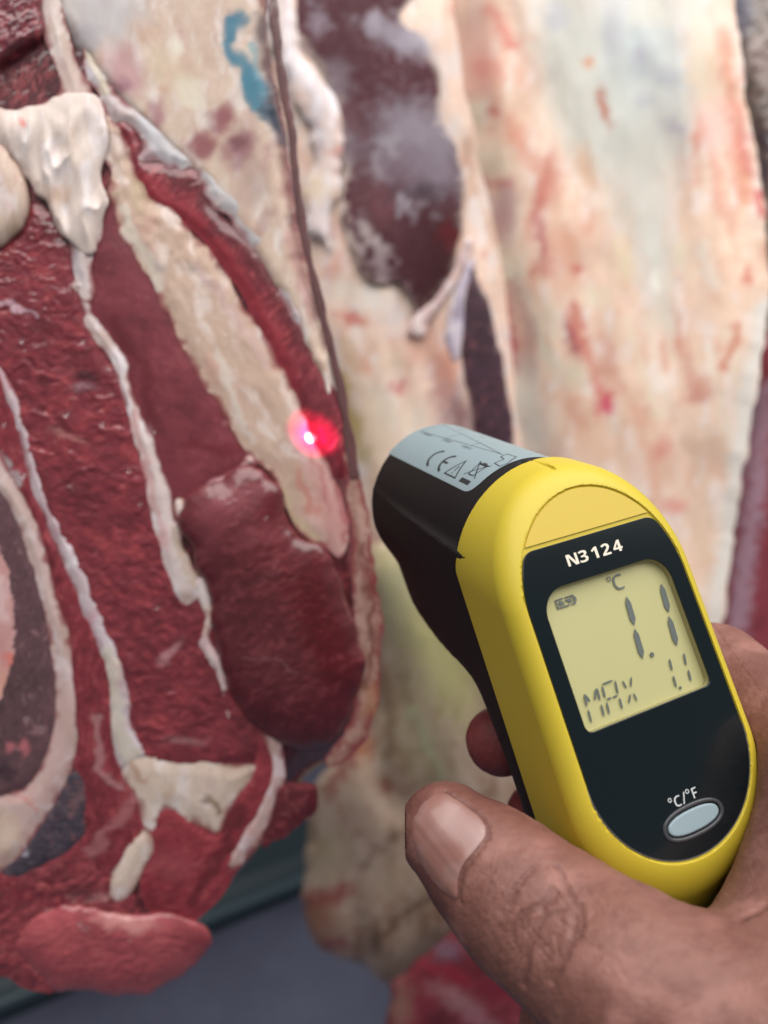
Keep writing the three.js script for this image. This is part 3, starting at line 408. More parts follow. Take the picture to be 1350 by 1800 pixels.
// ---- left: the cut side that the thermometer points at
{
  const s = new Side('beef_side', 'cut beef side with red muscles, white fat seams and rib end, nearest at left', 'meat', 260, 640, 0.24, 0.16), p = (n, q, t, o = {}) => piece(s, n, q, t, ({ rim: isFat(t) ? STAIN : undefined, rimW: 9, rimA: 0.9, jag: 1.5, ...o, grow: o.grow ?? (o.full ? 2 : isFat(t) ? 3.5 : 9), lift: o.full ? o.lift : isFat(t) ? -0.3 + (o.up ?? 0) * 0.6 : -0.7, T: o.full ? o.T : isFat(t) ? 0.58 + (o.T ?? 4) * 0.03 : 0.9, er: o.full || !isFat(t) ? o.er : (o.er ?? 16) * 1.8 })), isFat = (t) => t.mat === meatMats.fat, STAIN = col([134, 52, 60]); s.flush = true; s.bump = 0.27; leftSide = s;
  const dark = muscle([92, 30, 38], { ang: 1.2 }), cream = fat([212, 192, 164], { pink: [198, 150, 150], pt: 0.3, hi: [228, 219, 200], bump: 0.9 });
  p('carcass_body', [[-90, -90], [440, -90], [470, 90], [500, 230], [528, 400], [562, 545], [600, 700], [622, 820], [642, 930], [660, 1060], [664, 1180], [650, 1270], [610, 1330], [560, 1345], [505, 1400], [450, 1490], [395, 1560], [345, 1610], [330, 1690], [200, 1725], [80, 1715], [-90, 1690]], dark, { st: 4, er: 60, T: 28.6, lift: -30, wob: 3, full: true });
  p('fat_cover', [[80, -95], [440, -95], [468, 80], [497, 230], [522, 400], [560, 545], [600, 700], [585, 745], [545, 660], [490, 540], [410, 410], [330, 310], [230, 215], [160, 130], [110, 60]], cream, { st: 3.5, er: 34, T: 8, lift: -7.6, full: true, marks: [
    B(414, 36, 15, 16, 0.2, [66, 118, 142], 0.9, 0.5), B(406, 66, 8, 14, 0, [66, 116, 140], 0.9, 0.5), B(450, 172, 12, 20, -0.4, [66, 120, 144], 0.7), B(458, 150, 12, 16, 0, [206, 196, 186], 0.4), B(180, 20, 70, 50, 0.3, [190, 190, 196], 0.7), B(150, 70, 30, 30, 0, [150, 148, 160], 0.6), B(218, 122, 34, 46, -0.5, [190, 140, 148], 0.7), B(212, 146, 14, 14, 0, [150, 96, 120], 0.6), B(385, 205, 20, 26, 0.6, [142, 70, 84], 0.85), B(358, 258, 24, 26, 0.4, [138, 66, 78], 0.85), B(420, 258, 26, 38, 0.2, [140, 84, 96], 0.85), B(414, 250, 12, 16, 0, [110, 66, 70], 0.7), B(272, 200, 18, 22, 0, [160, 96, 112], 0.7), B(287, 158, 10, 8, 0, [206, 150, 138], 0.7), B(256, 62, 20, 26, 0, [206, 168, 146], 0.6), B(315, 75, 10, 16, 0, [230, 222, 206], 0.8), B(330, 160, 16, 30, -0.5, [232, 224, 206], 0.7), B(300, 120, 40, 40, 0, [220, 200, 170], 0.5), B(440, 320, 26, 50, 0.3, [176, 146, 138], 0.7), B(460, 400, 14, 40, 0.4, [170, 130, 124], 0.6),
    S(20, [70, 122, 146], 0.95, [[404, 40], [400, 75], [408, 105]], 0.75), S(22, [70, 124, 146], 0.92, [[418, 105], [436, 135], [446, 150]], 0.75), S(30, [72, 128, 150], 0.95, [[436, 128], [452, 160], [468, 196]], 0.75), S(16, [98, 152, 164], 0.7, [[440, 80], [450, 110], [456, 130]], 0.75), S(40, [92, 74, 84], 0.75, [[462, 40], [478, 120], [490, 190], [500, 240]], 0.9), S(26, [150, 92, 98], 0.6, [[500, 260], [512, 350], [530, 460], [556, 560]], 0.9), S(24, [40, 56, 76], 0.9, [[470, 198], [488, 220], [504, 238]], 0.75)] });
  p('skirt_edge', [[476, -40, 12], [482, 30, 13], [490, 90, 14], [500, 160, 16], [510, 220, 14], [519, 300, 12], [530, 380, 12], [547, 470, 12], [568, 560, 13], [591, 650, 14], [609, 740, 14], [624, 840, 12]], muscle([104, 60, 62], { ang: 1.4, lt: [128, 80, 80], ma: 0, con: 0.6, bump: 0.1 }), { er: 8, wob: 3, jag: 0, grow: 1, full: true, lift: -0.1, T: 0.35 });
  p('edge_fat', [[612, 800, 10], [626, 870, 22], [634, 940, 30], [640, 1010, 40], [646, 1090, 46], [648, 1170, 40], [640, 1250, 34], [616, 1306, 26], [576, 1338, 16]], fat([168, 132, 112], { hi: [190, 156, 136], lo: [136, 92, 80], pink: [150, 84, 80], pt: 0.1, ang: 0.1, vein: [116, 60, 56], va: 0.7, bump: 0.5 }), { er: 18, wob: 6, rimW: 12, marks: [S(9, [112, 58, 54], 0.7, [[640, 960], [650, 1050], [654, 1140], [646, 1210]]), B(650, 1230, 12, 30, 0, [186, 132, 96], 0.5)] });
  p('lean_band', [[196, 208], [232, 224], [248, 284], [310, 298], [346, 304], [372, 372], [430, 420], [472, 480], [522, 568], [562, 655], [592, 715], [606, 780], [600, 835], [572, 810], [540, 730], [505, 650], [472, 590], [424, 500], [374, 430], [322, 378], [264, 345], [244, 305], [226, 252]], muscle([128, 36, 48], { ang: 0.85, f: 1.3, bump: 0.5, ma: 0.3 }), { er: 22, T: 5, lift: -1.5, marks: [S(30, [156, 46, 58], 0.7, [[255, 320], [330, 385], [385, 440], [430, 510], [475, 590], [520, 680]]), S(26, [86, 30, 36], 0.7, [[300, 305], [345, 330], [380, 390], [440, 440], [490, 520], [540, 620]]), B(560, 690, 30, 40, 0, [110, 44, 52], 0.6)] });
  p('membrane_strip', [[128, 36], [150, 66], [176, 118], [206, 165], [256, 198], [318, 262], [352, 286], [400, 322], [444, 360], [492, 442], [522, 505], [548, 570], [556, 640], [530, 592], [500, 545], [464, 456], [426, 418], [396, 382], [372, 372], [362, 345], [346, 306], [330, 298], [318, 306], [308, 290], [296, 300], [282, 282], [262, 284], [240, 284], [250, 262], [242, 236], [222, 222], [198, 214], [176, 172], [150, 130], [146, 96]], fat([200, 189, 177], { hi: [220, 216, 211], lo: [186, 172, 162], pt: 0.5, bump: 0.7, ang: 0.75, vein: [150, 108, 114], va: 0.55 }), { er: 12, T: 4.5, up: 0.1, wob: 6, jag: 5, rimW: 8, grow: -1, marks: [S(16, [160, 118, 124], 0.65, [[246, 268], [300, 294], [340, 312], [374, 366], [428, 416], [470, 470], [512, 556]]), S(10, [176, 150, 150], 0.6, [[210, 196], [260, 240], [310, 286]]), S(12, [206, 190, 160], 0.6, [[150, 90], [170, 130], [190, 160]]), S(30, [188, 190, 196], 0.6, [[250, 215], [290, 260], [320, 280]]), S(26, [186, 186, 190], 0.6, [[370, 310], [420, 370], [470, 440], [510, 520]]), B(385, 378, 14, 12, 0, [120, 70, 78], 0.6)] });
  p('side_muscle', [[163, 440], [176, 400], [184, 352], [196, 362], [208, 402], [232, 440], [262, 490], [302, 562], [345, 648], [385, 715], [414, 765], [446, 802], [436, 822], [400, 838], [372, 862], [340, 885], [318, 905], [296, 880], [276, 820], [252, 745], [232, 690], [216, 632], [192, 596], [166, 566], [154, 532], [162, 488]], muscle([124, 44, 54], { ang: -0.7, con: 0.6, bump: 0.32, f: 2, ma: 0.25, lt: [158, 78, 86], mt: 0.5 }), { er: 40, T: 7, lift: -3, marks: [S(16, [108, 30, 40], 0.7, [[330, 780], [390, 790], [430, 786]]), S(22, [98, 28, 36], 0.6, [[200, 560], [250, 640], [270, 740]]), B(268, 762, 6, 14, 0, [176, 130, 136], 0.6), B(392, 745, 8, 6, 0, [170, 110, 112], 0.6)] });
  p('round_muscle', [[312, 905], [336, 870], [372, 845], [408, 828], [444, 818], [478, 838], [500, 888], [516, 924], [542, 952], [570, 962], [592, 1000], [612, 1060], [628, 1120], [638, 1180], [622, 1240], [590, 1290], [545, 1314], [492, 1306], [440, 1266], [402, 1206], [378, 1108], [368, 1050], [346, 1000], [328, 950]], muscle([98, 28, 35], { ang: 0.4, con: 0.9, bump: 1.5, f: 1.6, ma: 0.3, mt: 0.5, lt: [146, 70, 78] }), { er: 120, T: 9, lift: -0.8, wob: 6, full: true, marks: [B(405, 880, 60, 34, -0.3, [150, 80, 88], 0.5, 0.7), B(370, 930, 26, 40, 0.2, [140, 66, 76], 0.4), B(450, 940, 40, 20, -0.2, [136, 70, 78], 0.35), S(8, [70, 20, 26], 0.5, [[400, 1040], [470, 1010], [540, 1020]]), S(6, [160, 100, 104], 0.4, [[430, 1150], [480, 1160], [520, 1180]])] });  // paler blots at the top put its hazy, lit upper side into the colour
  p('broad_fat', [[178, 186], [204, 212], [226, 262], [242, 314], [262, 350], [304, 374], [348, 420], [402, 482], [434, 550], [474, 606], [504, 664], [532, 722], [548, 764], [568, 806], [586, 830], [594, 862], [608, 902], [612, 950], [600, 985], [566, 962], [540, 952], [516, 922], [500, 882], [482, 838], [448, 806], [414, 765], [384, 716], [344, 650], [300, 562], [258, 488], [228, 440], [206, 402], [196, 352], [190, 300], [180, 240]], fat([206, 180, 152], { hi: [228, 214, 194], lo: [186, 158, 132], pink: [196, 142, 132], pt: 0.33, pa: 0.4, bump: 0.9, ang: 0.5 }), { er: 18, T: 4, wob: 6, grow: 0, shape: (x, y) => 0.5 * fbm(x * 0.05, y * 0.035, 2) * (1 - smoothstep(y, 420, 620)), marks: [S(14, [222, 206, 196], 0.8, [[378, 618], [392, 650], [414, 714], [440, 775]]), S(16, [206, 172, 168], 0.6, [[350, 470], [420, 570], [470, 640]]), S(20, [226, 216, 202], 0.7, [[215, 370], [240, 430], [275, 500]]), B(245, 340, 14, 30, -0.3, [196, 176, 144], 0.6), S(34, [204, 158, 156], 0.7, [[520, 760], [560, 830], [590, 900], [600, 960]]), B(575, 900, 36, 60, -0.3, [192, 134, 132], 0.6), S(10, [168, 84, 88], 0.6, [[590, 840], [606, 900], [612, 960]]), S(8, [176, 96, 96], 0.5, [[540, 780], [560, 840], [580, 900]]), S(12, [192, 120, 110], 0.6, [[528, 830], [540, 880], [550, 900]]), S(16, [206, 186, 156], 0.7, [[500, 860], [520, 910], [550, 945]])] });
  p('upper_muscle', [[-90, -90], [70, -90], [76, 30], [92, 82], [112, 132], [100, 168], [62, 190], [20, 186], [-90, 184]], muscle([116, 40, 52], { ang: 0.9, bump: 2.2, con: 1.4, f: 2.2, ma: 0.2 }), { er: 26, T: 5, lift: -2, wob: 6, full: true, shape: (x, y) => -9 * smoothstep(y + 0.6 * x, 90, 150), marks: [B(60, 160, 60, 28, -0.2, [78, 24, 34], 0.6), B(62, 128, 14, 18, 0, [156, 50, 62], 0.7)] });
  p('fat_column', [[74, -70], [104, -60], [108, 0], [114, 48], [132, 108], [158, 158], [164, 190], [120, 205], [92, 192], [106, 158], [108, 130], [88, 82], [76, 32]], fat([206, 186, 166], { hi: [226, 214, 196], bump: 0.7, pt: 0.4 }), { er: 22, T: 9, wob: 3 });
  p('fat_knot', [[-20, 196], [30, 192], [70, 188], [100, 168], [132, 160], [164, 165], [178, 196], [184, 260], [182, 320], [190, 356], [178, 392], [172, 420], [160, 440], [140, 436], [122, 418], [104, 396], [86, 352], [64, 338], [34, 292], [10, 262], [-20, 250]], fat([222, 209, 188], { hi: [236, 229, 215], lo: [216, 196, 170], pt: 0.42, bump: 0.4, va: 0.12 }), { er: 40, T: 1.8, lift: -0.15, wob: 6, rimA: 0.15, full: true, shape: (x, y) => (2.2 * (0.3 - Math.abs(fbm(x * 0.028 + 2, y * 0.009, 2))) * 2 + 0.35 * vn(x * 0.06, y * 0.02)) * smoothstep(y, 180, 230), marks: [B(35, 216, 8, 8, 0, [206, 110, 104], 0.8), B(106, 345, 20, 16, 0, [206, 172, 148], 0.6)] });
  p('fat_lump', [[-70, 262], [0, 256], [26, 282], [46, 330], [50, 372], [34, 404], [2, 432], [-70, 440]], fat([204, 184, 158], { hi: [226, 214, 200], lo: [170, 148, 118], bump: 0.7, pink: [206, 150, 140] }), { er: 40, T: 4.5, lift: -0.5, wob: 3, rimA: 0.3, full: true });
  p('main_muscle', [[-90, 440], [0, 432], [34, 404], [62, 364], [86, 378], [112, 432], [136, 502], [150, 548], [166, 584], [190, 640], [216, 682], [238, 762], [262, 852], [282, 922], [302, 1002], [322, 1052], [362, 1062], [368, 1102], [388, 1182], [424, 1234], [456, 1292], [446, 1336], [380, 1344], [240, 1334], [230, 1290], [224, 1240], [200, 1170], [170, 1110], [120, 1000], [82, 920], [42, 800], [4, 660], [-90, 590]], muscle([126, 40, 50], { ang: -0.22, con: 1.1, bump: 1.9, f: 1.9, ma: 0.55, mt: 0.5, lt: [178, 74, 78] }), { er: 26, T: 6, lift: -2, wob: 5, st: 2.4, marks: [B(150, 662, 24, 10, -0.2, [44, 14, 22], 0.7), B(145, 685, 26, 8, -0.15, [140, 108, 118], 0.6), B(120, 765, 30, 6, 0.3, [196, 130, 126], 0.6), B(300, 1145, 8, 26, 0.6, [196, 140, 146], 0.7), S(7, [206, 170, 182], 0.8, [[-10, 532], [18, 534], [38, 550], [60, 560]], 0.5), B(100, 470, 8, 30, -0.5, [150, 66, 74], 0.5), B(320, 1302, 34, 8, 0, [170, 120, 122], 0.6)] });
  p('inner_muscle', [[-90, 600], [4, 664], [40, 800], [80, 922], [120, 1012], [168, 1112], [194, 1182], [202, 1280], [224, 1380], [252, 1440], [246, 1490], [216, 1560], [120, 1600], [-90, 1640], [-90, 1540], [60, 1530], [140, 1480], [148, 1400], [138, 1320], [130, 1240], [126, 1150], [106, 1050], [84, 975], [56, 898], [24, 838], [0, 792], [-90, 760]], muscle([132, 40, 50], { ang: 1.35, con: 1, bump: 0.9, f: 1.6, ma: 0.4 }), { er: 20, T: 5, lift: -2.5, wob: 5, marks: [S(12, [206, 200, 204], 0.7, [[0, 800], [14, 826], [30, 846]]), S(14, [190, 140, 142], 0.6, [[176, 1260], [172, 1310], [186, 1360], [212, 1380]]), S(20, [190, 126, 128], 0.5, [[240, 1390], [210, 1440], [160, 1500]])] });
  p('cavity_lining', [[-90, 830], [0, 850], [30, 900], [56, 980], [92, 1120], [100, 1290], [64, 1368], [24, 1398], [-90, 1404]], muscle([98, 60, 66], { ang: 1.3, bump: 0.7, con: 0.8, lt: [130, 88, 96], wh: [170, 130, 132] }), { er: 30, T: 4, lift: -7, marks: [B(48, 1265, 8, 8, 0, [150, 110, 114], 0.7, 0.3), B(72, 1280, 9, 8, 0, [150, 108, 112], 0.7, 0.3), B(14, 1312, 10, 9, 0, [196, 110, 118], 0.8), B(42, 1312, 11, 12, 0, [200, 112, 120], 0.8), B(10, 1355, 22, 20, 0, [60, 38, 50], 0.8)] });
  p('rib_bone', [[-90, 880], [0, 896], [24, 950], [46, 1030], [55, 1110], [48, 1180], [30, 1230], [0, 1282], [-90, 1300]], fat([204, 158, 146], { hi: [220, 190, 178], lo: [176, 120, 112], pink: [214, 120, 104], pt: 0.1, bump: 0.4 }), { er: 30, T: 8, lift: -5, wob: 2, marks: [S(14, [116, 92, 92], 0.7, [[4, 880], [20, 930], [30, 960]]), S(16, [96, 66, 78], 0.7, [[38, 990], [50, 1050], [64, 1110]]), B(14, 1165, 12, 6, 0.4, [222, 110, 96], 0.7), B(10, 1205, 16, 30, 0, [226, 160, 136], 0.6)] });
  p('rib_fat', [[-90, 790], [-10, 792], [18, 838], [52, 898], [78, 968], [98, 1050], [122, 1130], [134, 1200], [136, 1272], [128, 1332], [112, 1382], [72, 1442], [32, 1502], [2, 1534], [-90, 1560], [-90, 1420], [0, 1400], [44, 1388], [80, 1334], [96, 1280], [98, 1200], [88, 1120], [72, 1050], [50, 980], [30, 925], [0, 872], [-90, 850]], fat([202, 180, 164], { hi: [222, 208, 198], lo: [178, 154, 134], pink: [206, 150, 146], pt: 0.25, bump: 0.4 }), { er: 15, T: 8, lift: 0.5, wob: 2, marks: [S(30, [206, 172, 168], 0.6, [[114, 1220], [108, 1320], [80, 1390], [30, 1470]]), S(10, [214, 130, 120], 0.6, [[4, 1396], [40, 1386]]), S(8, [206, 130, 124], 0.6, [[36, 1400], [66, 1430]]), B(4, 1460, 30, 30, 0, [224, 196, 168], 0.6)] });
  p('dark_tissue', [[4, 1534], [40, 1500], [76, 1448], [104, 1402], [124, 1364], [146, 1384], [152, 1420], [146, 1462], [112, 1496], [62, 1522], [24, 1544]], muscle([72, 54, 66], { ang: -0.6, bump: 1, lt: [130, 104, 112] }), { er: 16, T: 6, lift: -1, marks: [B(44, 1497, 8, 7, 0, [176, 166, 180], 0.8, 0.3), B(136, 1400, 14, 30, 0.5, [130, 96, 98], 0.6)] });
  p('seam', [[140, 498, 10], [150, 530, 14], [162, 572, 16], [184, 598, 22], [208, 632, 22], [222, 690, 16], [236, 726, 20], [258, 790, 28], [276, 860, 32], [292, 930, 38], [310, 990, 46], [332, 1036, 52], [342, 1054, 36]], fat([212, 198, 184], { hi: [234, 228, 218], lo: [190, 166, 146], pt: 0.4, bump: 0.9 }), { er: 12, T: 6, up: 0.35, wob: 5, rimW: 5, marks: [S(12, [212, 150, 150], 0.5, [[225, 720], [250, 800], [270, 880], [290, 960]]), S(16, [190, 166, 142], 0.6, [[300, 930], [330, 1000], [352, 1030]])] });
  p('seam', [[350, 1020, 18], [362, 1060, 14], [368, 1090, 9], [358, 1120, 9], [370, 1150, 12], [388, 1176, 9], [392, 1200, 8], [396, 1230, 8], [402, 1262, 6]], fat([212, 186, 176], { pt: 0.3 }), { er: 6, T: 3.5, up: 0.4, wob: 4, rimW: 3 });
  p('seam', [[-30, 600, 12], [2, 664, 12], [22, 712, 20], [38, 756, 12], [54, 810, 15], [66, 850, 22], [80, 892, 14], [98, 924, 22], [118, 970, 18], [138, 1010, 26], [158, 1064, 28], [182, 1120, 28], [202, 1176, 30], [207, 1236, 32], [214, 1290, 40], [236, 1336, 46]], fat([198, 182, 176], { hi: [216, 208, 202], lo: [178, 136, 140], pt: 0.25, pink: [196, 130, 142], bump: 0.5 }), { er: 9, T: 4, up: 0.2, wob: 5, rimW: 5, marks: [S(26, [214, 204, 186], 0.7, [[190, 1150], [202, 1230], [214, 1300], [240, 1350]]), B(136, 992, 14, 10, 0, [224, 220, 222], 0.7)] });
  p('fat_wedge', [[208, 1292], [232, 1306], [262, 1326], [306, 1330], [352, 1332], [404, 1344], [448, 1348], [442, 1372], [416, 1400], [394, 1430], [384, 1460], [364, 1458], [334, 1440], [288, 1420], [276, 1440], [268, 1456], [250, 1448], [242, 1398], [224, 1372], [206, 1348], [198, 1308]], fat([220, 202, 176], { hi: [234, 224, 206], lo: [204, 180, 150], pt: 0.45, bump: 0.4 }), { er: 20, T: 6, lift: 1, wob: 3, marks: [S(8, [186, 140, 110], 0.6, [[226, 1330], [240, 1350], [256, 1372]]), S(14, [120, 90, 60], 0.7, [[366, 1404], [378, 1420], [382, 1436]])] });
  p('fat_drop', [[256, 1466], [262, 1490], [244, 1526], [226, 1562], [206, 1576], [196, 1556], [202, 1524], [220, 1490], [240, 1466]], fat([226, 208, 182], { bump: 0.3 }), { er: 14, T: 6, up: 0.5, wob: 2, grow: 7, rimA: 0.5 });
  p('lower_muscle', [[284, 1420], [334, 1444], [382, 1464], [416, 1404], [446, 1350], [462, 1300], [484, 1330], [482, 1390], [450, 1450], [408, 1520], [372, 1580], [334, 1612], [272, 1602], [254, 1550], [266, 1490]], muscle([146, 44, 54], { ang: 0.5, con: 0.9, bump: 0.6, f: 1.6, ma: 0.4 }), { er: 22, T: 6, lift: -3, marks: [S(22, [92, 26, 32], 0.7, [[420, 1420], [390, 1500], [340, 1580]]), B(300, 1520, 40, 24, 0.2, [170, 84, 90], 0.4)] });
  p('lower_muscle', [[486, 1380], [520, 1376], [556, 1380], [556, 1420], [520, 1452], [486, 1476], [462, 1490], [470, 1430]], muscle([96, 24, 32], { con: 0.6 }), { er: 20, wob: 4, grow: 1 });
  p('edge_fat', [[446, 1252, 14], [470, 1276, 24], [484, 1320, 24], [484, 1370, 26], [464, 1420, 30], [440, 1468, 34], [414, 1506, 30], [392, 1530, 14]], fat([206, 178, 164], { hi: [222, 206, 198], bump: 0.5, pink: [200, 140, 130] }), { er: 11, T: 6, lift: -1, wob: 3 });
  p('ragged_meat', [[-90, 1550], [0, 1538], [60, 1528], [146, 1496], [206, 1556], [232, 1580], [200, 1612], [100, 1604], [60, 1640], [66, 1690], [90, 1738], [0, 1704], [-90, 1690]], muscle([138, 50, 58], { ang: 0.4, bump: 2, con: 1.4, f: 2, ma: 0.6, mt: 0.34 }), { er: 22, T: 7, lift: -3, wob: 7, marks: [S(14, [196, 140, 138], 0.6, [[80, 1604], [110, 1580], [190, 1580]]), S(20, [96, 34, 42], 0.6, [[10, 1600], [60, 1570], [150, 1570]]), B(130, 1570, 50, 12, 0, [98, 40, 46], 0.6)] });
  p('hanging_lobe', [[24, 1660], [66, 1612], [104, 1590], [158, 1598], [212, 1606], [270, 1606], [330, 1616], [366, 1640], [358, 1672], [322, 1712], [280, 1736], [200, 1748], [150, 1740], [92, 1740], [62, 1704]], muscle([166, 66, 74], { ang: 0.1, con: 0.9, bump: 1.4, ma: 0.6, lt: [190, 100, 102] }), { er: 45, T: 5, lift: -1.6, wob: 6, full: true, marks: [B(220, 1622, 50, 16, 0.1, [206, 146, 142], 0.7), B(110, 1650, 40, 30, 0, [190, 92, 96], 0.5), B(340, 1650, 30, 20, 0.3, [110, 36, 44], 0.5)] });  // pale blots along the top are highlights painted into the colour
  p('sinew', [[444, 808, 14], [420, 826, 10], [396, 840, 12], [372, 856, 16], [356, 876, 22], [346, 906, 10]], fat([210, 192, 192], { pt: 0.3, pink: [206, 140, 146], bump: 0.3 }), { er: 6, T: 2.5, up: 0.9, wob: 4 });
  p('fat_bead', [[316, 880, 8], [322, 902, 20], [326, 922, 14], [324, 938, 5]], fat([222, 206, 186], { bump: 0.2 }), { er: 9, T: 4, up: 0.6, wob: 1 });
  p('fat_tongue', [[108, 392], [138, 372], [172, 388], [178, 412], [164, 438], [158, 470], [164, 508], [154, 528], [140, 512], [130, 456], [122, 424]], fat([220, 206, 190], { hi: [236, 230, 222], lo: [190, 180, 176], bump: 0.4, pt: 0.5 }), { er: 16, T: 6, up: 0.6, wob: 2, marks: [B(138, 470, 9, 34, -0.2, [166, 160, 170], 0.6)] });
  const DROP = std({ color: 0xffffff, transmission: 1, thickness: 0.001, ior: 1.35, roughness: 0.03 });
  for (const [x, y, r] of [[116, 728, 1], [180, 746, 0.9], [38, 600, 0.7], [270, 760, 0.5], [226, 828, 0.7], [276, 1068, 0.9], [146, 600, 0.6], [40, 836, 0.9], [6, 746, 0.7], [140, 1625, 1.0], [150, 1634, 0.9], [226, 1655, 0.7], [468, 910, 0.6], [437, 907, 0.5], [422, 1056, 0.7], [72, 1280, 0.9], [46, 1264, 0.8], [396, 585, 0.6], [446, 935, 0.5], [246, 886, 0.6]]) {
    const q = s.spot(x, y, 0.006), g = new THREE.SphereGeometry(r * 0.001, 14, 10); g.scale(1.2, 0.9, 0.6); const d = mesh('water_drop', g, DROP, s.g); d.position.set(...q);
  }
}
// ---- middle: the side behind it
{
  const s = new Side('beef_side', 'beef side with a dark purple membrane patch above pale fat, hanging in the middle', 'meat', 700, 500, 0.52, 0.0), p = (...a) => piece(s, ...a), o = { st: 5 }; s.bump = 0.4; s.soft = 0.3;
  const body = fat([240, 214, 184], { q: 2, pink: [212, 136, 122], pt: 0.3, pa: 0.6, hi: [232, 222, 204], lo: [202, 168, 138], bump: 1.6 });
  p('fat_cover', [[430, -110], [900, -110], [930, 300], [950, 700], [1000, 1000], [1020, 1080], [900, 1180], [760, 1150], [640, 1060], [610, 900], [560, 700], [500, 500], [460, 240]], body, { ...o, st: 4.5, er: 90, T: 30, lift: -34, wob: 3, shape: (x, y) => 8 * fbm(x * 0.007 + 9, y * 0.003, 3), marks: [
    B(620, 560, 26, 10, 0.2, [206, 112, 104], 0.8), B(590, 480, 16, 26, 0, [210, 128, 112], 0.8), B(618, 555, 10, 10, 0, [190, 90, 90], 0.6), B(702, 682, 14, 14, 0, [200, 90, 98], 0.85), B(640, 640, 34, 12, 0.7, [208, 138, 110], 0.7), B(612, 620, 10, 24, -0.5, [190, 150, 96], 0.6), B(664, 704, 24, 40, -0.2, [226, 212, 196], 0.8), B(600, 500, 16, 30, 0, [228, 222, 210], 0.7), B(650, 520, 30, 24, 0.4, [222, 220, 214], 0.75), B(700, 560, 34, 24, 0.6, [196, 190, 192], 0.75), B(740, 600, 30, 50, 0.3, [222, 168, 148], 0.8), B(780, 700, 22, 60, -0.2, [170, 120, 120], 0.8), B(790, 640, 20, 40, 0, [214, 140, 120], 0.7), B(720, 740, 40, 30, 0, [226, 208, 188], 0.8), B(690, 640, 20, 20, 0, [224, 196, 168], 0.8), B(810, 720, 16, 36, 0, [110, 56, 70], 0.8), B(840, 740, 26, 20, 0, [120, 74, 86], 0.7),
    S(26, [176, 152, 92], 0.95, [[598, 665], [610, 715], [630, 770], [645, 808]], 0.5), S(24, [216, 186, 162], 0.7, [[610, 600], [640, 700], [660, 800], [660, 900], [680, 980]]), B(668, 760, 26, 70, -0.1, [228, 208, 184], 0.7), B(560, 700, 20, 60, 0, [200, 160, 140], 0.5)] });
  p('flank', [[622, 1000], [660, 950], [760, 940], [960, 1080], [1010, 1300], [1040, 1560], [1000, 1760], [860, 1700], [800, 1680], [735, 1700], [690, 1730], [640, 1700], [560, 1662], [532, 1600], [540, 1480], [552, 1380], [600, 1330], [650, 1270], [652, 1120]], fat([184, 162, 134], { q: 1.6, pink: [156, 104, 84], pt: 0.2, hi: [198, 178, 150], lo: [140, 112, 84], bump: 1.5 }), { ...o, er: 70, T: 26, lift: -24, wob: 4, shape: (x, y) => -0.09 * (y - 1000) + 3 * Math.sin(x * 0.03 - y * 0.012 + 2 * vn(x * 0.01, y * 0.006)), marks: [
    B(740, 1100, 46, 130, -0.4, [188, 184, 128], 0.85), B(800, 1180, 40, 80, -0.3, [190, 184, 124], 0.8), B(690, 1030, 24, 60, -0.1, [196, 190, 150], 0.8), B(730, 1280, 60, 120, -0.3, [160, 150, 116], 0.6), S(16, [116, 84, 62], 0.7, [[672, 1190], [690, 1260], [682, 1330]]), S(20, [132, 112, 82], 0.6, [[706, 1190], [730, 1270], [760, 1350], [790, 1400]]), S(14, [168, 176, 140], 0.6, [[724, 1240], [752, 1310], [786, 1390]]), S(22, [140, 66, 62], 0.85, [[650, 1310], [620, 1330], [592, 1370], [580, 1400]]), B(677, 1376, 11, 12, 0, [142, 78, 62], 0.9), B(706, 1352, 10, 10, 0, [138, 84, 70], 0.7), S(30, [150, 66, 66], 0.85, [[548, 1580], [580, 1580], [606, 1562]]), B(560, 1620, 34, 34, 0, [156, 96, 70], 0.8), B(590, 1660, 26, 12, 0.2, [140, 56, 62], 0.8), S(18, [106, 74, 56], 0.8, [[656, 1656], [690, 1622], [730, 1600], [780, 1556], [830, 1520]]), S(12, [112, 82, 62], 0.6, [[640, 1520], [660, 1500], [700, 1470], [740, 1460]]), B(610, 1390, 40, 20, -0.8, [186, 160, 140], 0.6), B(570, 1500, 34, 40, 0, [176, 160, 130], 0.6), B(640, 1310, 14, 30, 0, [176, 120, 84], 0.6), B(700, 1540, 60, 30, -0.5, [186, 160, 136], 0.5), S(24, [176, 130, 110], 0.6, [[660, 1130], [660, 1220], [650, 1290]])] });  // the long brown streak low down paints the shade of a fold
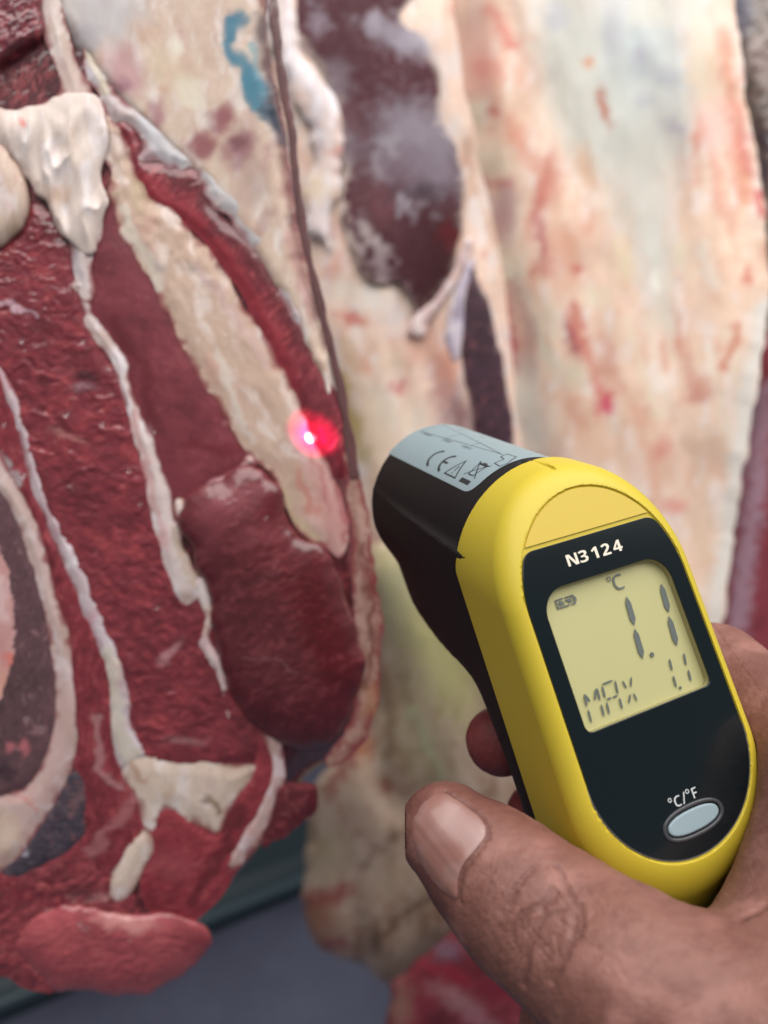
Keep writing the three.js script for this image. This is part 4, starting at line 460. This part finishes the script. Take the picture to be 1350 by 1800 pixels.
  p('membrane_muscle', [[522, -90], [760, -90], [745, -20], [706, 30], [740, 60], [772, 110], [775, 195], [800, 255], [816, 330], [812, 400], [792, 480], [762, 530], [738, 552], [720, 520], [700, 494], [672, 500], [640, 482], [620, 440], [596, 380], [604, 330], [598, 235], [586, 170], [556, 112], [528, 90], [520, 40]], muscle([84, 38, 46], { ang: 1.35, f: 4, con: 0.7, bump: 0.3, lt: [104, 66, 76], wh: [158, 140, 150], ma: 0.4, mt: 0.24 }), { ...o, st: 4, er: 60, T: 1.2, lift: 0.1, wob: 4, jag: 0, warp: 16, mat: meatMats.film, rim: col([216, 198, 188]), rimW: 12, rimA: 0.8, marks: [
    B(600, 110, 60, 40, 0.3, [80, 46, 54], 0.8), B(640, 20, 40, 60, 0, [84, 48, 54], 0.7), B(562, 30, 12, 26, 0, [150, 136, 148], 0.8), B(660, 38, 20, 16, 0, [180, 172, 180], 0.8), B(690, 62, 50, 22, 0.4, [158, 148, 160], 0.85), B(740, 60, 30, 40, 0.5, [176, 170, 182], 0.8), B(735, 20, 26, 30, 0, [130, 110, 122], 0.6), B(595, 145, 26, 30, 0, [140, 128, 138], 0.7), B(730, 230, 60, 46, 0.3, [156, 148, 160], 0.8), B(770, 290, 40, 60, 0.2, [140, 130, 142], 0.8), B(700, 290, 60, 40, 0.3, [128, 112, 124], 0.7), B(680, 250, 22, 16, -0.4, [160, 152, 160], 0.8), B(660, 290, 14, 20, -0.4, [160, 150, 158], 0.8), B(605, 250, 22, 50, 0, [136, 124, 134], 0.7), B(612, 200, 16, 36, -0.4, [96, 54, 58], 0.7), B(632, 132, 20, 22, 0, [78, 38, 48], 0.7), B(640, 340, 24, 50, -0.2, [98, 62, 66], 0.8), B(680, 380, 14, 50, -0.3, [120, 74, 80], 0.7), B(745, 342, 20, 18, 0, [66, 56, 64], 0.9), S(16, [176, 168, 178], 0.9, [[706, 350], [712, 368], [750, 372]], 0.5), B(768, 430, 56, 70, 0.2, [62, 24, 30], 0.95), B(752, 490, 44, 70, 0.3, [54, 16, 21], 0.97), B(715, 440, 40, 60, -0.2, [72, 36, 42], 0.8), B(788, 410, 14, 26, 0, [96, 22, 28], 0.8), B(690, 440, 30, 34, 0, [70, 34, 42], 0.7), B(650, 424, 13, 36, -0.45, [200, 186, 184], 0.75), B(672, 470, 14, 44, -0.6, [150, 130, 136], 0.8), B(636, 460, 16, 36, -0.5, [70, 36, 40], 0.8), B(700, 510, 16, 24, 0, [120, 90, 96], 0.7)] });
  p('fat_ridge', [[478, -80, 40], [488, 0, 50], [498, 60, 46], [512, 110, 44], [534, 150, 50], [562, 190, 60], [576, 240, 60], [578, 290, 52], [566, 330, 52], [556, 372, 46], [566, 410, 30], [580, 440, 14]], fat([218, 206, 192], { q: 1.4, hi: [234, 230, 222], lo: [206, 180, 156], pt: 0.45, bump: 1.2 }), { ...o, st: 4, er: 24, T: 4, lift: -0.5, wob: 8, marks: [B(590, 268, 12, 10, 0, [212, 140, 130], 0.85), S(12, [176, 168, 176], 0.6, [[540, 150], [556, 200], [562, 260]]), B(556, 330, 26, 24, 0, [222, 198, 168], 0.8)] });
  p('fat_web', [[826, 420, 14], [812, 460, 18], [792, 500, 16], [766, 534, 18], [740, 562, 26], [730, 590, 30]], fat([214, 188, 176], { q: 1.2 }), { ...o, st: 4, er: 12, T: 2.5, lift: -0.3, wob: 3 });
  p('pale_film', [[822, 460], [838, 452], [828, 500], [822, 540], [818, 600], [800, 640], [786, 600], [790, 540], [808, 490]], fat([190, 182, 190], { q: 1.2, lo: [150, 140, 150] }), { ...o, st: 4, er: 20, T: 2, lift: -0.5, wob: 4, rim: col([200, 180, 170]), rimW: 8 });
  p('dark_hollow', [[824, 462], [846, 500], [872, 580], [892, 680], [898, 790], [846, 790], [826, 700], [810, 620], [812, 540]], muscle([66, 34, 46], { f: 2, lt: [92, 56, 70] }), { ...o, st: 4, er: 20, T: 1.5, lift: -0.2, wob: 3, rim: col([170, 130, 130]), rimW: 6 });  // no real depth: the darkness of the slit is put into the colour
  const t = muscle([128, 36, 46], { q: 1.5, f: 1.6, ang: 0.4, bump: 1.2, lt: [160, 70, 80] });
  p('cut_lower_muscle', [[690, 1740], [730, 1690], [790, 1640], [860, 1600], [980, 1640], [1000, 1900], [680, 1900]], t, { ...o, er: 90, T: 10, lift: -18, wob: 7, marks: [B(790, 1674, 24, 18, 0.2, [130, 110, 128], 0.8), B(820, 1700, 60, 20, 0.2, [96, 18, 28], 0.6), S(16, [150, 36, 56], 0.8, [[720, 1696], [770, 1700], [820, 1722]]), B(790, 1750, 40, 16, 0.4, [176, 130, 132], 0.7), B(840, 1790, 40, 16, 0.6, [166, 120, 128], 0.7), B(740, 1790, 26, 40, 0.1, [150, 50, 66], 0.8), B(770, 1800, 30, 30, 0, [76, 16, 22], 0.8), B(705, 1770, 18, 40, 0, [160, 120, 104], 0.8), B(880, 1740, 30, 20, 0.3, [130, 30, 50], 0.7)] });
}
// ---- right: the pale fat-covered side
{
  const s = new Side('beef_side', 'pale fat-covered beef side with a bluish film near its top, behind the thermometer at right', 'meat', 1080, 400, 0.50, -0.1), p = (...a) => piece(s, ...a); s.bump = 0.45; s.soft = 0.35; s.strong = 1.15; s.flush = true;
  const e = Math.PI;
  p('fat_cover', [[780, -110], [1288, -110], [1290, 0], [1302, 100], [1318, 200], [1336, 300], [1346, 400], [1352, 500], [1342, 620], [1318, 760], [1298, 880], [1280, 1010], [1262, 1120], [1180, 1200], [1060, 1160], [960, 980], [900, 780], [872, 570], [842, 450], [816, 330], [800, 180]], fat([242, 214, 180], { q: 2.2, pink: [226, 166, 142], pt: 0.16, pa: 0.6, hi: [244, 230, 208], lo: [226, 190, 156], bump: 1.5, vein: [220, 160, 140] }), { st: 4.5, er: 90, T: 16, lift: -14, wob: 5, warp: 7, shape: (x, y) => 9 * fbm(x * 0.006 + 4, y * 0.0022, 3), marks: [
    ...Array.from({ length: 46 }, (_, i) => { const x = 850 + 440 * h2(i, 61), y = -20 + 960 * h2(i, 62), l = 50 + 130 * h2(i, 63), lean = 0.05 + 0.16 * (1 - (x - 850) / 440) + 0.05 * h2(i, 64); return S(8 + 20 * h2(i, 65), [[244, 236, 222], [238, 222, 198], [220, 150, 132], [226, 176, 152], [216, 188, 160]][Math.floor(5 * h2(i, 66))], 0.25 + 0.3 * h2(i, 67), [[x, y], [x + l * lean, y + l * 0.5], [x + l * lean * 2.2, y + l]], 0.9); }),
    B(1120, 90, 110, 150, 0.1, [198, 208, 210], 0.8), B(1110, 220, 90, 100, 0.2, [204, 210, 206], 0.8), B(1000, 70, 60, 130, -0.3, [204, 204, 196], 0.8), B(1020, 190, 50, 90, -0.4, [214, 210, 198], 0.6), B(1130, 310, 56, 110, 0.1, [208, 202, 192], 0.8), B(1150, 440, 26, 100, -0.1, [214, 212, 204], 0.8), B(1170, 540, 16, 60, -0.1, [218, 208, 196], 0.6), B(1150, 20, 40, 24, 0, [222, 216, 204], 0.7),
    B(1125, 105, 16, 18, 0.4, [176, 172, 186], 0.7), B(1172, 135, 26, 18, 0.6, [178, 178, 184], 0.7), B(1185, 222, 20, 13, 0.6, [180, 172, 180], 0.7), B(1130, 176, 14, 12, 0, [184, 180, 188], 0.6), B(978, 30, 22, 22, 0, [184, 182, 190], 0.7), B(1080, 60, 18, 50, 0.1, [190, 190, 196], 0.6), B(1063, 190, 9, 32, -0.25, [188, 122, 104], 0.9), B(1033, 110, 10, 9, 0, [212, 164, 134], 0.9), B(1240, 120, 26, 60, -0.1, [224, 196, 168], 0.8), B(1225, 60, 14, 80, -0.1, [222, 214, 198], 0.6),
    S(22, [222, 132, 118], 0.8, [[862, 20], [880, 50], [896, 78]]), B(838, 70, 36, 60, 0, [232, 182, 166], 0.8), B(850, 120, 24, 26, 0, [222, 146, 132], 0.75), B(830, 160, 30, 16, 0, [226, 164, 150], 0.7), B(866, 195, 10, 11, 0, [210, 108, 104], 0.9), B(905, 240, 16, 40, -0.4, [222, 150, 126], 0.6), B(884, 325, 16, 12, 0.3, [214, 132, 118], 0.8), B(850, 322, 12, 12, 0, [206, 104, 108], 0.8), B(830, 200, 26, 30, 0, [228, 208, 184], 0.7), B(856, 280, 40, 26, 0.2, [226, 208, 184], 0.6),
    B(950, 340, 13, 60, 0.25, [206, 122, 110], 0.85), B(970, 320, 20, 40, 0, [220, 150, 132], 0.6), B(956, 430, 10, 44, -0.2, [188, 108, 116], 0.85), B(1014, 474, 10, 10, 0, [206, 80, 92], 0.95), B(1000, 440, 34, 60, 0.2, [218, 152, 126], 0.6), B(945, 475, 14, 12, 0, [206, 130, 116], 0.7), B(1030, 300, 16, 40, -0.2, [212, 162, 124], 0.6),
    B(882, 380, 22, 50, 0.3, [188, 150, 152], 0.8), B(866, 420, 20, 60, 0.3, [212, 164, 156], 0.7), S(30, [188, 92, 100], 0.85, [[856, 440], [872, 510], [888, 570], [900, 640]]), S(20, [230, 216, 194], 0.9, [[846, 395], [884, 458], [920, 520], [950, 600], [976, 640]]), S(24, [196, 150, 140], 0.7, [[905, 500], [930, 580], [930, 660]]), B(970, 560, 12, 36, -0.1, [226, 206, 184], 0.8), B(1008, 596, 10, 34, -0.25, [150, 66, 84], 0.9), S(24, [212, 124, 112], 0.7, [[1010, 540], [1024, 610], [1044, 660], [1064, 700]]), B(1066, 712, 14, 14, 0, [216, 70, 104], 0.95), B(1010, 660, 26, 22, 0, [230, 214, 190], 0.8), B(920, 690, 30, 50, 0, [214, 206, 194], 0.7), B(1056, 650, 16, 16, 0, [204, 140, 118], 0.6), B(1048, 520, 22, 16, 0, [234, 218, 192], 0.7), B(1100, 460, 16, 40, -0.2, [232, 212, 182], 0.8), B(1195, 445, 12, 22, 0, [234, 220, 196], 0.8), B(1152, 492, 8, 16, 0, [238, 234, 224], 0.9),
    S(22, [208, 116, 112], 0.85, [[1290, 190], [1302, 240], [1312, 300]]), S(16, [208, 100, 104], 0.85, [[1330, 340], [1338, 370]]), S(26, [216, 146, 122], 0.7, [[1270, 60], [1282, 140], [1296, 260], [1310, 350]]), B(1256, 220, 30, 34, 0, [222, 184, 174], 0.8), B(1226, 240, 10, 30, 0.2, [218, 156, 138], 0.8), S(14, [214, 142, 120], 0.85, [[1296, 570], [1284, 620], [1268, 650]]), B(1314, 485, 9, 18, 0, [214, 130, 112], 0.8), S(10, [216, 150, 126], 0.6, [[1160, 600], [1170, 650]]), B(1230, 690, 26, 18, -0.4, [214, 150, 134], 0.7), B(1240, 780, 40, 12, -0.1, [224, 186, 160], 0.6), S(34, [232, 224, 216], 0.9, [[1344, 540], [1316, 690], [1298, 800], [1286, 900], [1270, 1000], [1254, 1090]]), B(1150, 820, 50, 30, 0, [226, 182, 160], 0.6), B(1186, 890, 20, 12, 0, [222, 142, 134], 0.7), B(1160, 790, 14, 20, 0.4, [216, 130, 120], 0.6), B(1050, 780, 50, 40, 0, [222, 184, 160], 0.6), B(1010, 720, 16, 40, -0.4, [210, 150, 124], 0.6), B(940, 760, 30, 50, 0, [220, 212, 200], 0.7)] });
}
{
  const s = new Side('beef_side', 'red beef side with a purple-white streak, at the right edge above the hand', 'meat', 1330, 900, 0.6, -0.2), p = (...a) => piece(s, ...a);
  p('muscle', [[1330, 600], [1440, 560], [1560, 600], [1560, 1260], [1380, 1300], [1220, 1200], [1240, 1060], [1268, 900], [1300, 760]], muscle([142, 48, 60], { f: 3, ang: 1.4, con: 0.5, lt: [170, 84, 96], bump: 0.8, ma: 0.3 }), { st: 5, er: 60, T: 24, lift: -24, marks: [S(34, [178, 142, 158], 0.9, [[1340, 690], [1334, 780], [1326, 880], [1310, 980], [1302, 1060], [1290, 1130]], 0.8), S(20, [168, 120, 140], 0.8, [[1322, 700], [1304, 800], [1288, 920]], 0.8)] });
}
{
  const s = new Side('beef_side', 'brown beef side at the top right corner behind the pale side', 'meat', 1330, 250, 0.72, -0.25), p = (...a) => piece(s, ...a);
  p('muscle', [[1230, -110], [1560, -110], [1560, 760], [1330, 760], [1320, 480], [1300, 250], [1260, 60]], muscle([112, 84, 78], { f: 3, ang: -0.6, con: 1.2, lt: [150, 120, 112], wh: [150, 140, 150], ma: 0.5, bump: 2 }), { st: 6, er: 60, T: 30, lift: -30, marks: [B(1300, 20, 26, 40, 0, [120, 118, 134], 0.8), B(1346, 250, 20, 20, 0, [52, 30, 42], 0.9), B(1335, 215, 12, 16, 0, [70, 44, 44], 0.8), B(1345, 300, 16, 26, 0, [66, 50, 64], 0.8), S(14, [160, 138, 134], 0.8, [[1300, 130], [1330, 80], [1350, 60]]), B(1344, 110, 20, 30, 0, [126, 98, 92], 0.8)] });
}
// ---- floor and the dark rail on it
{
  const floor = new THREE.PlaneGeometry(9, 9, 1, 1); floor.rotateX(-Math.PI / 2);
  const u = floor.attributes.uv; for (let i = 0; i < 4; i++) u.setXY(i, u.getX(i) * 12, u.getY(i) * 12);
  const N = 512, d = new Uint8Array(N * N * 4); for (let y = 0; y < N; y++) for (let x = 0; x < N; x++) { const X = x / N, Y = y / N, b = clamp(0.5 * tile(X, Y, 4, 4) + 0.3 * tile(X, Y, 11, 11) + 0.2 * tile(X, Y, 60, 60), 0, 1), r = clamp((tile(X + 0.3, Y, 3, 3) - 0.6) * 2.5, 0, 0.6); d.set([lerp(92 + 26 * b, 112, r), lerp(92 + 28 * b, 84, r), lerp(112 + 30 * b, 96, r), 255], (y * N + x) * 4); }
  const t = new THREE.DataTexture(d, N, N); t.colorSpace = THREE.SRGBColorSpace; t.wrapS = t.wrapT = THREE.RepeatWrapping; t.magFilter = THREE.LinearFilter; t.needsUpdate = true;
  const m = mesh('floor', floor, std({ map: t, roughness: 0.45 }), scene); m.position.set(0, 0, -3); m.userData.kind = 'structure';
  const onFloor = (px, py, h) => { const v = camPoint(px, py, 1).applyMatrix4(CAM).sub(EYE), k = (h - EYE.y) / v.y; return EYE.clone().addScaledVector(v, k); };
  const a = onFloor(-120, 1765, 0.03), b = onFloor(760, 1420, 0.03), len = a.distanceTo(b), rail = new THREE.Group(); rail.name = 'floor_rail'; rail.position.copy(a).lerp(b, 0.5); rail.position.y = 0; rail.rotation.y = -Math.atan2(b.z - a.z, b.x - a.x); scene.add(rail);
  tag(rail, 'dark green rail running across the grey floor below the hanging meat', 'rail');
  const mk = (pts) => { const s = new THREE.Shape(); pts.forEach((p, i) => (i ? s.lineTo(...p) : s.moveTo(...p))); const g = new THREE.ExtrudeGeometry(s, { depth: len, bevelEnabled: false }); g.translate(0, 0, -len / 2); g.rotateY(Math.PI / 2); return g; };
  mesh('rail_body', mk([[-0.11, 0], [0.11, 0], [0.11, 0.08], [0.08, 0.11], [-0.08, 0.11], [-0.11, 0.08]]), std({ color: lin([42, 58, 66]), roughness: 0.5 }), rail);
  const lip = new THREE.CylinderGeometry(0.022, 0.022, len, 16); lip.rotateZ(Math.PI / 2); lip.translate(0, 0.06, 0.12); mesh('rail_highlight_bar', lip, std({ color: lin([62, 80, 88]), roughness: 0.4 }), rail);  // added paler bar; its colour stands for the highlight line along the rail
}
// ---- the thermometer's pointer: a lens low in the front of the barrel, and the light that leaves it
{
  const front = (d) => new THREE.Vector3(0, CA * -3 + SA * d, -(-SA * -3 + CA * d)).multiplyScalar(0.001), from = front(80.5).applyMatrix4(devM), at = (px, py) => { const p = new THREE.Vector3(...leftSide.spot(px, py, 0.0004)); return p.applyMatrix4(leftSide.g.matrixWorld); };
  const lens = mesh('laser_light_lens', new THREE.SphereGeometry(0.0016, 20, 12), std({ color: 0x300008, emissive: new THREE.Color().setRGB(1, 0.02, 0.1), emissiveIntensity: 0.6, roughness: 0.2 }), thermo); lens.position.copy(front(78.9));
  const beam = (name, rgb, power, angle, soft, px, py) => { const l = new THREE.SpotLight(new THREE.Color().setRGB(...rgb), power, 0, angle, soft, 2); l.name = name; l.position.copy(from); l.target.position.copy(at(px, py)); l.shadow.radius = 0.02; l.castShadow = true; scene.add(l, l.target); };
  beam('pointer_light_spread', [1, 0.0, 0.2], PW[0], PW[1], 1, 556, 766);
  beam('pointer_light_middle', [1, 0.0, 0.11], PW[2], PW[3], 1, 552, 768);
  beam('pointer_light_core', [1, 0.45, 0.42], PW[4], PW[5], 0.6, 549, 772);
}
//END
renderer.render(scene, camera);
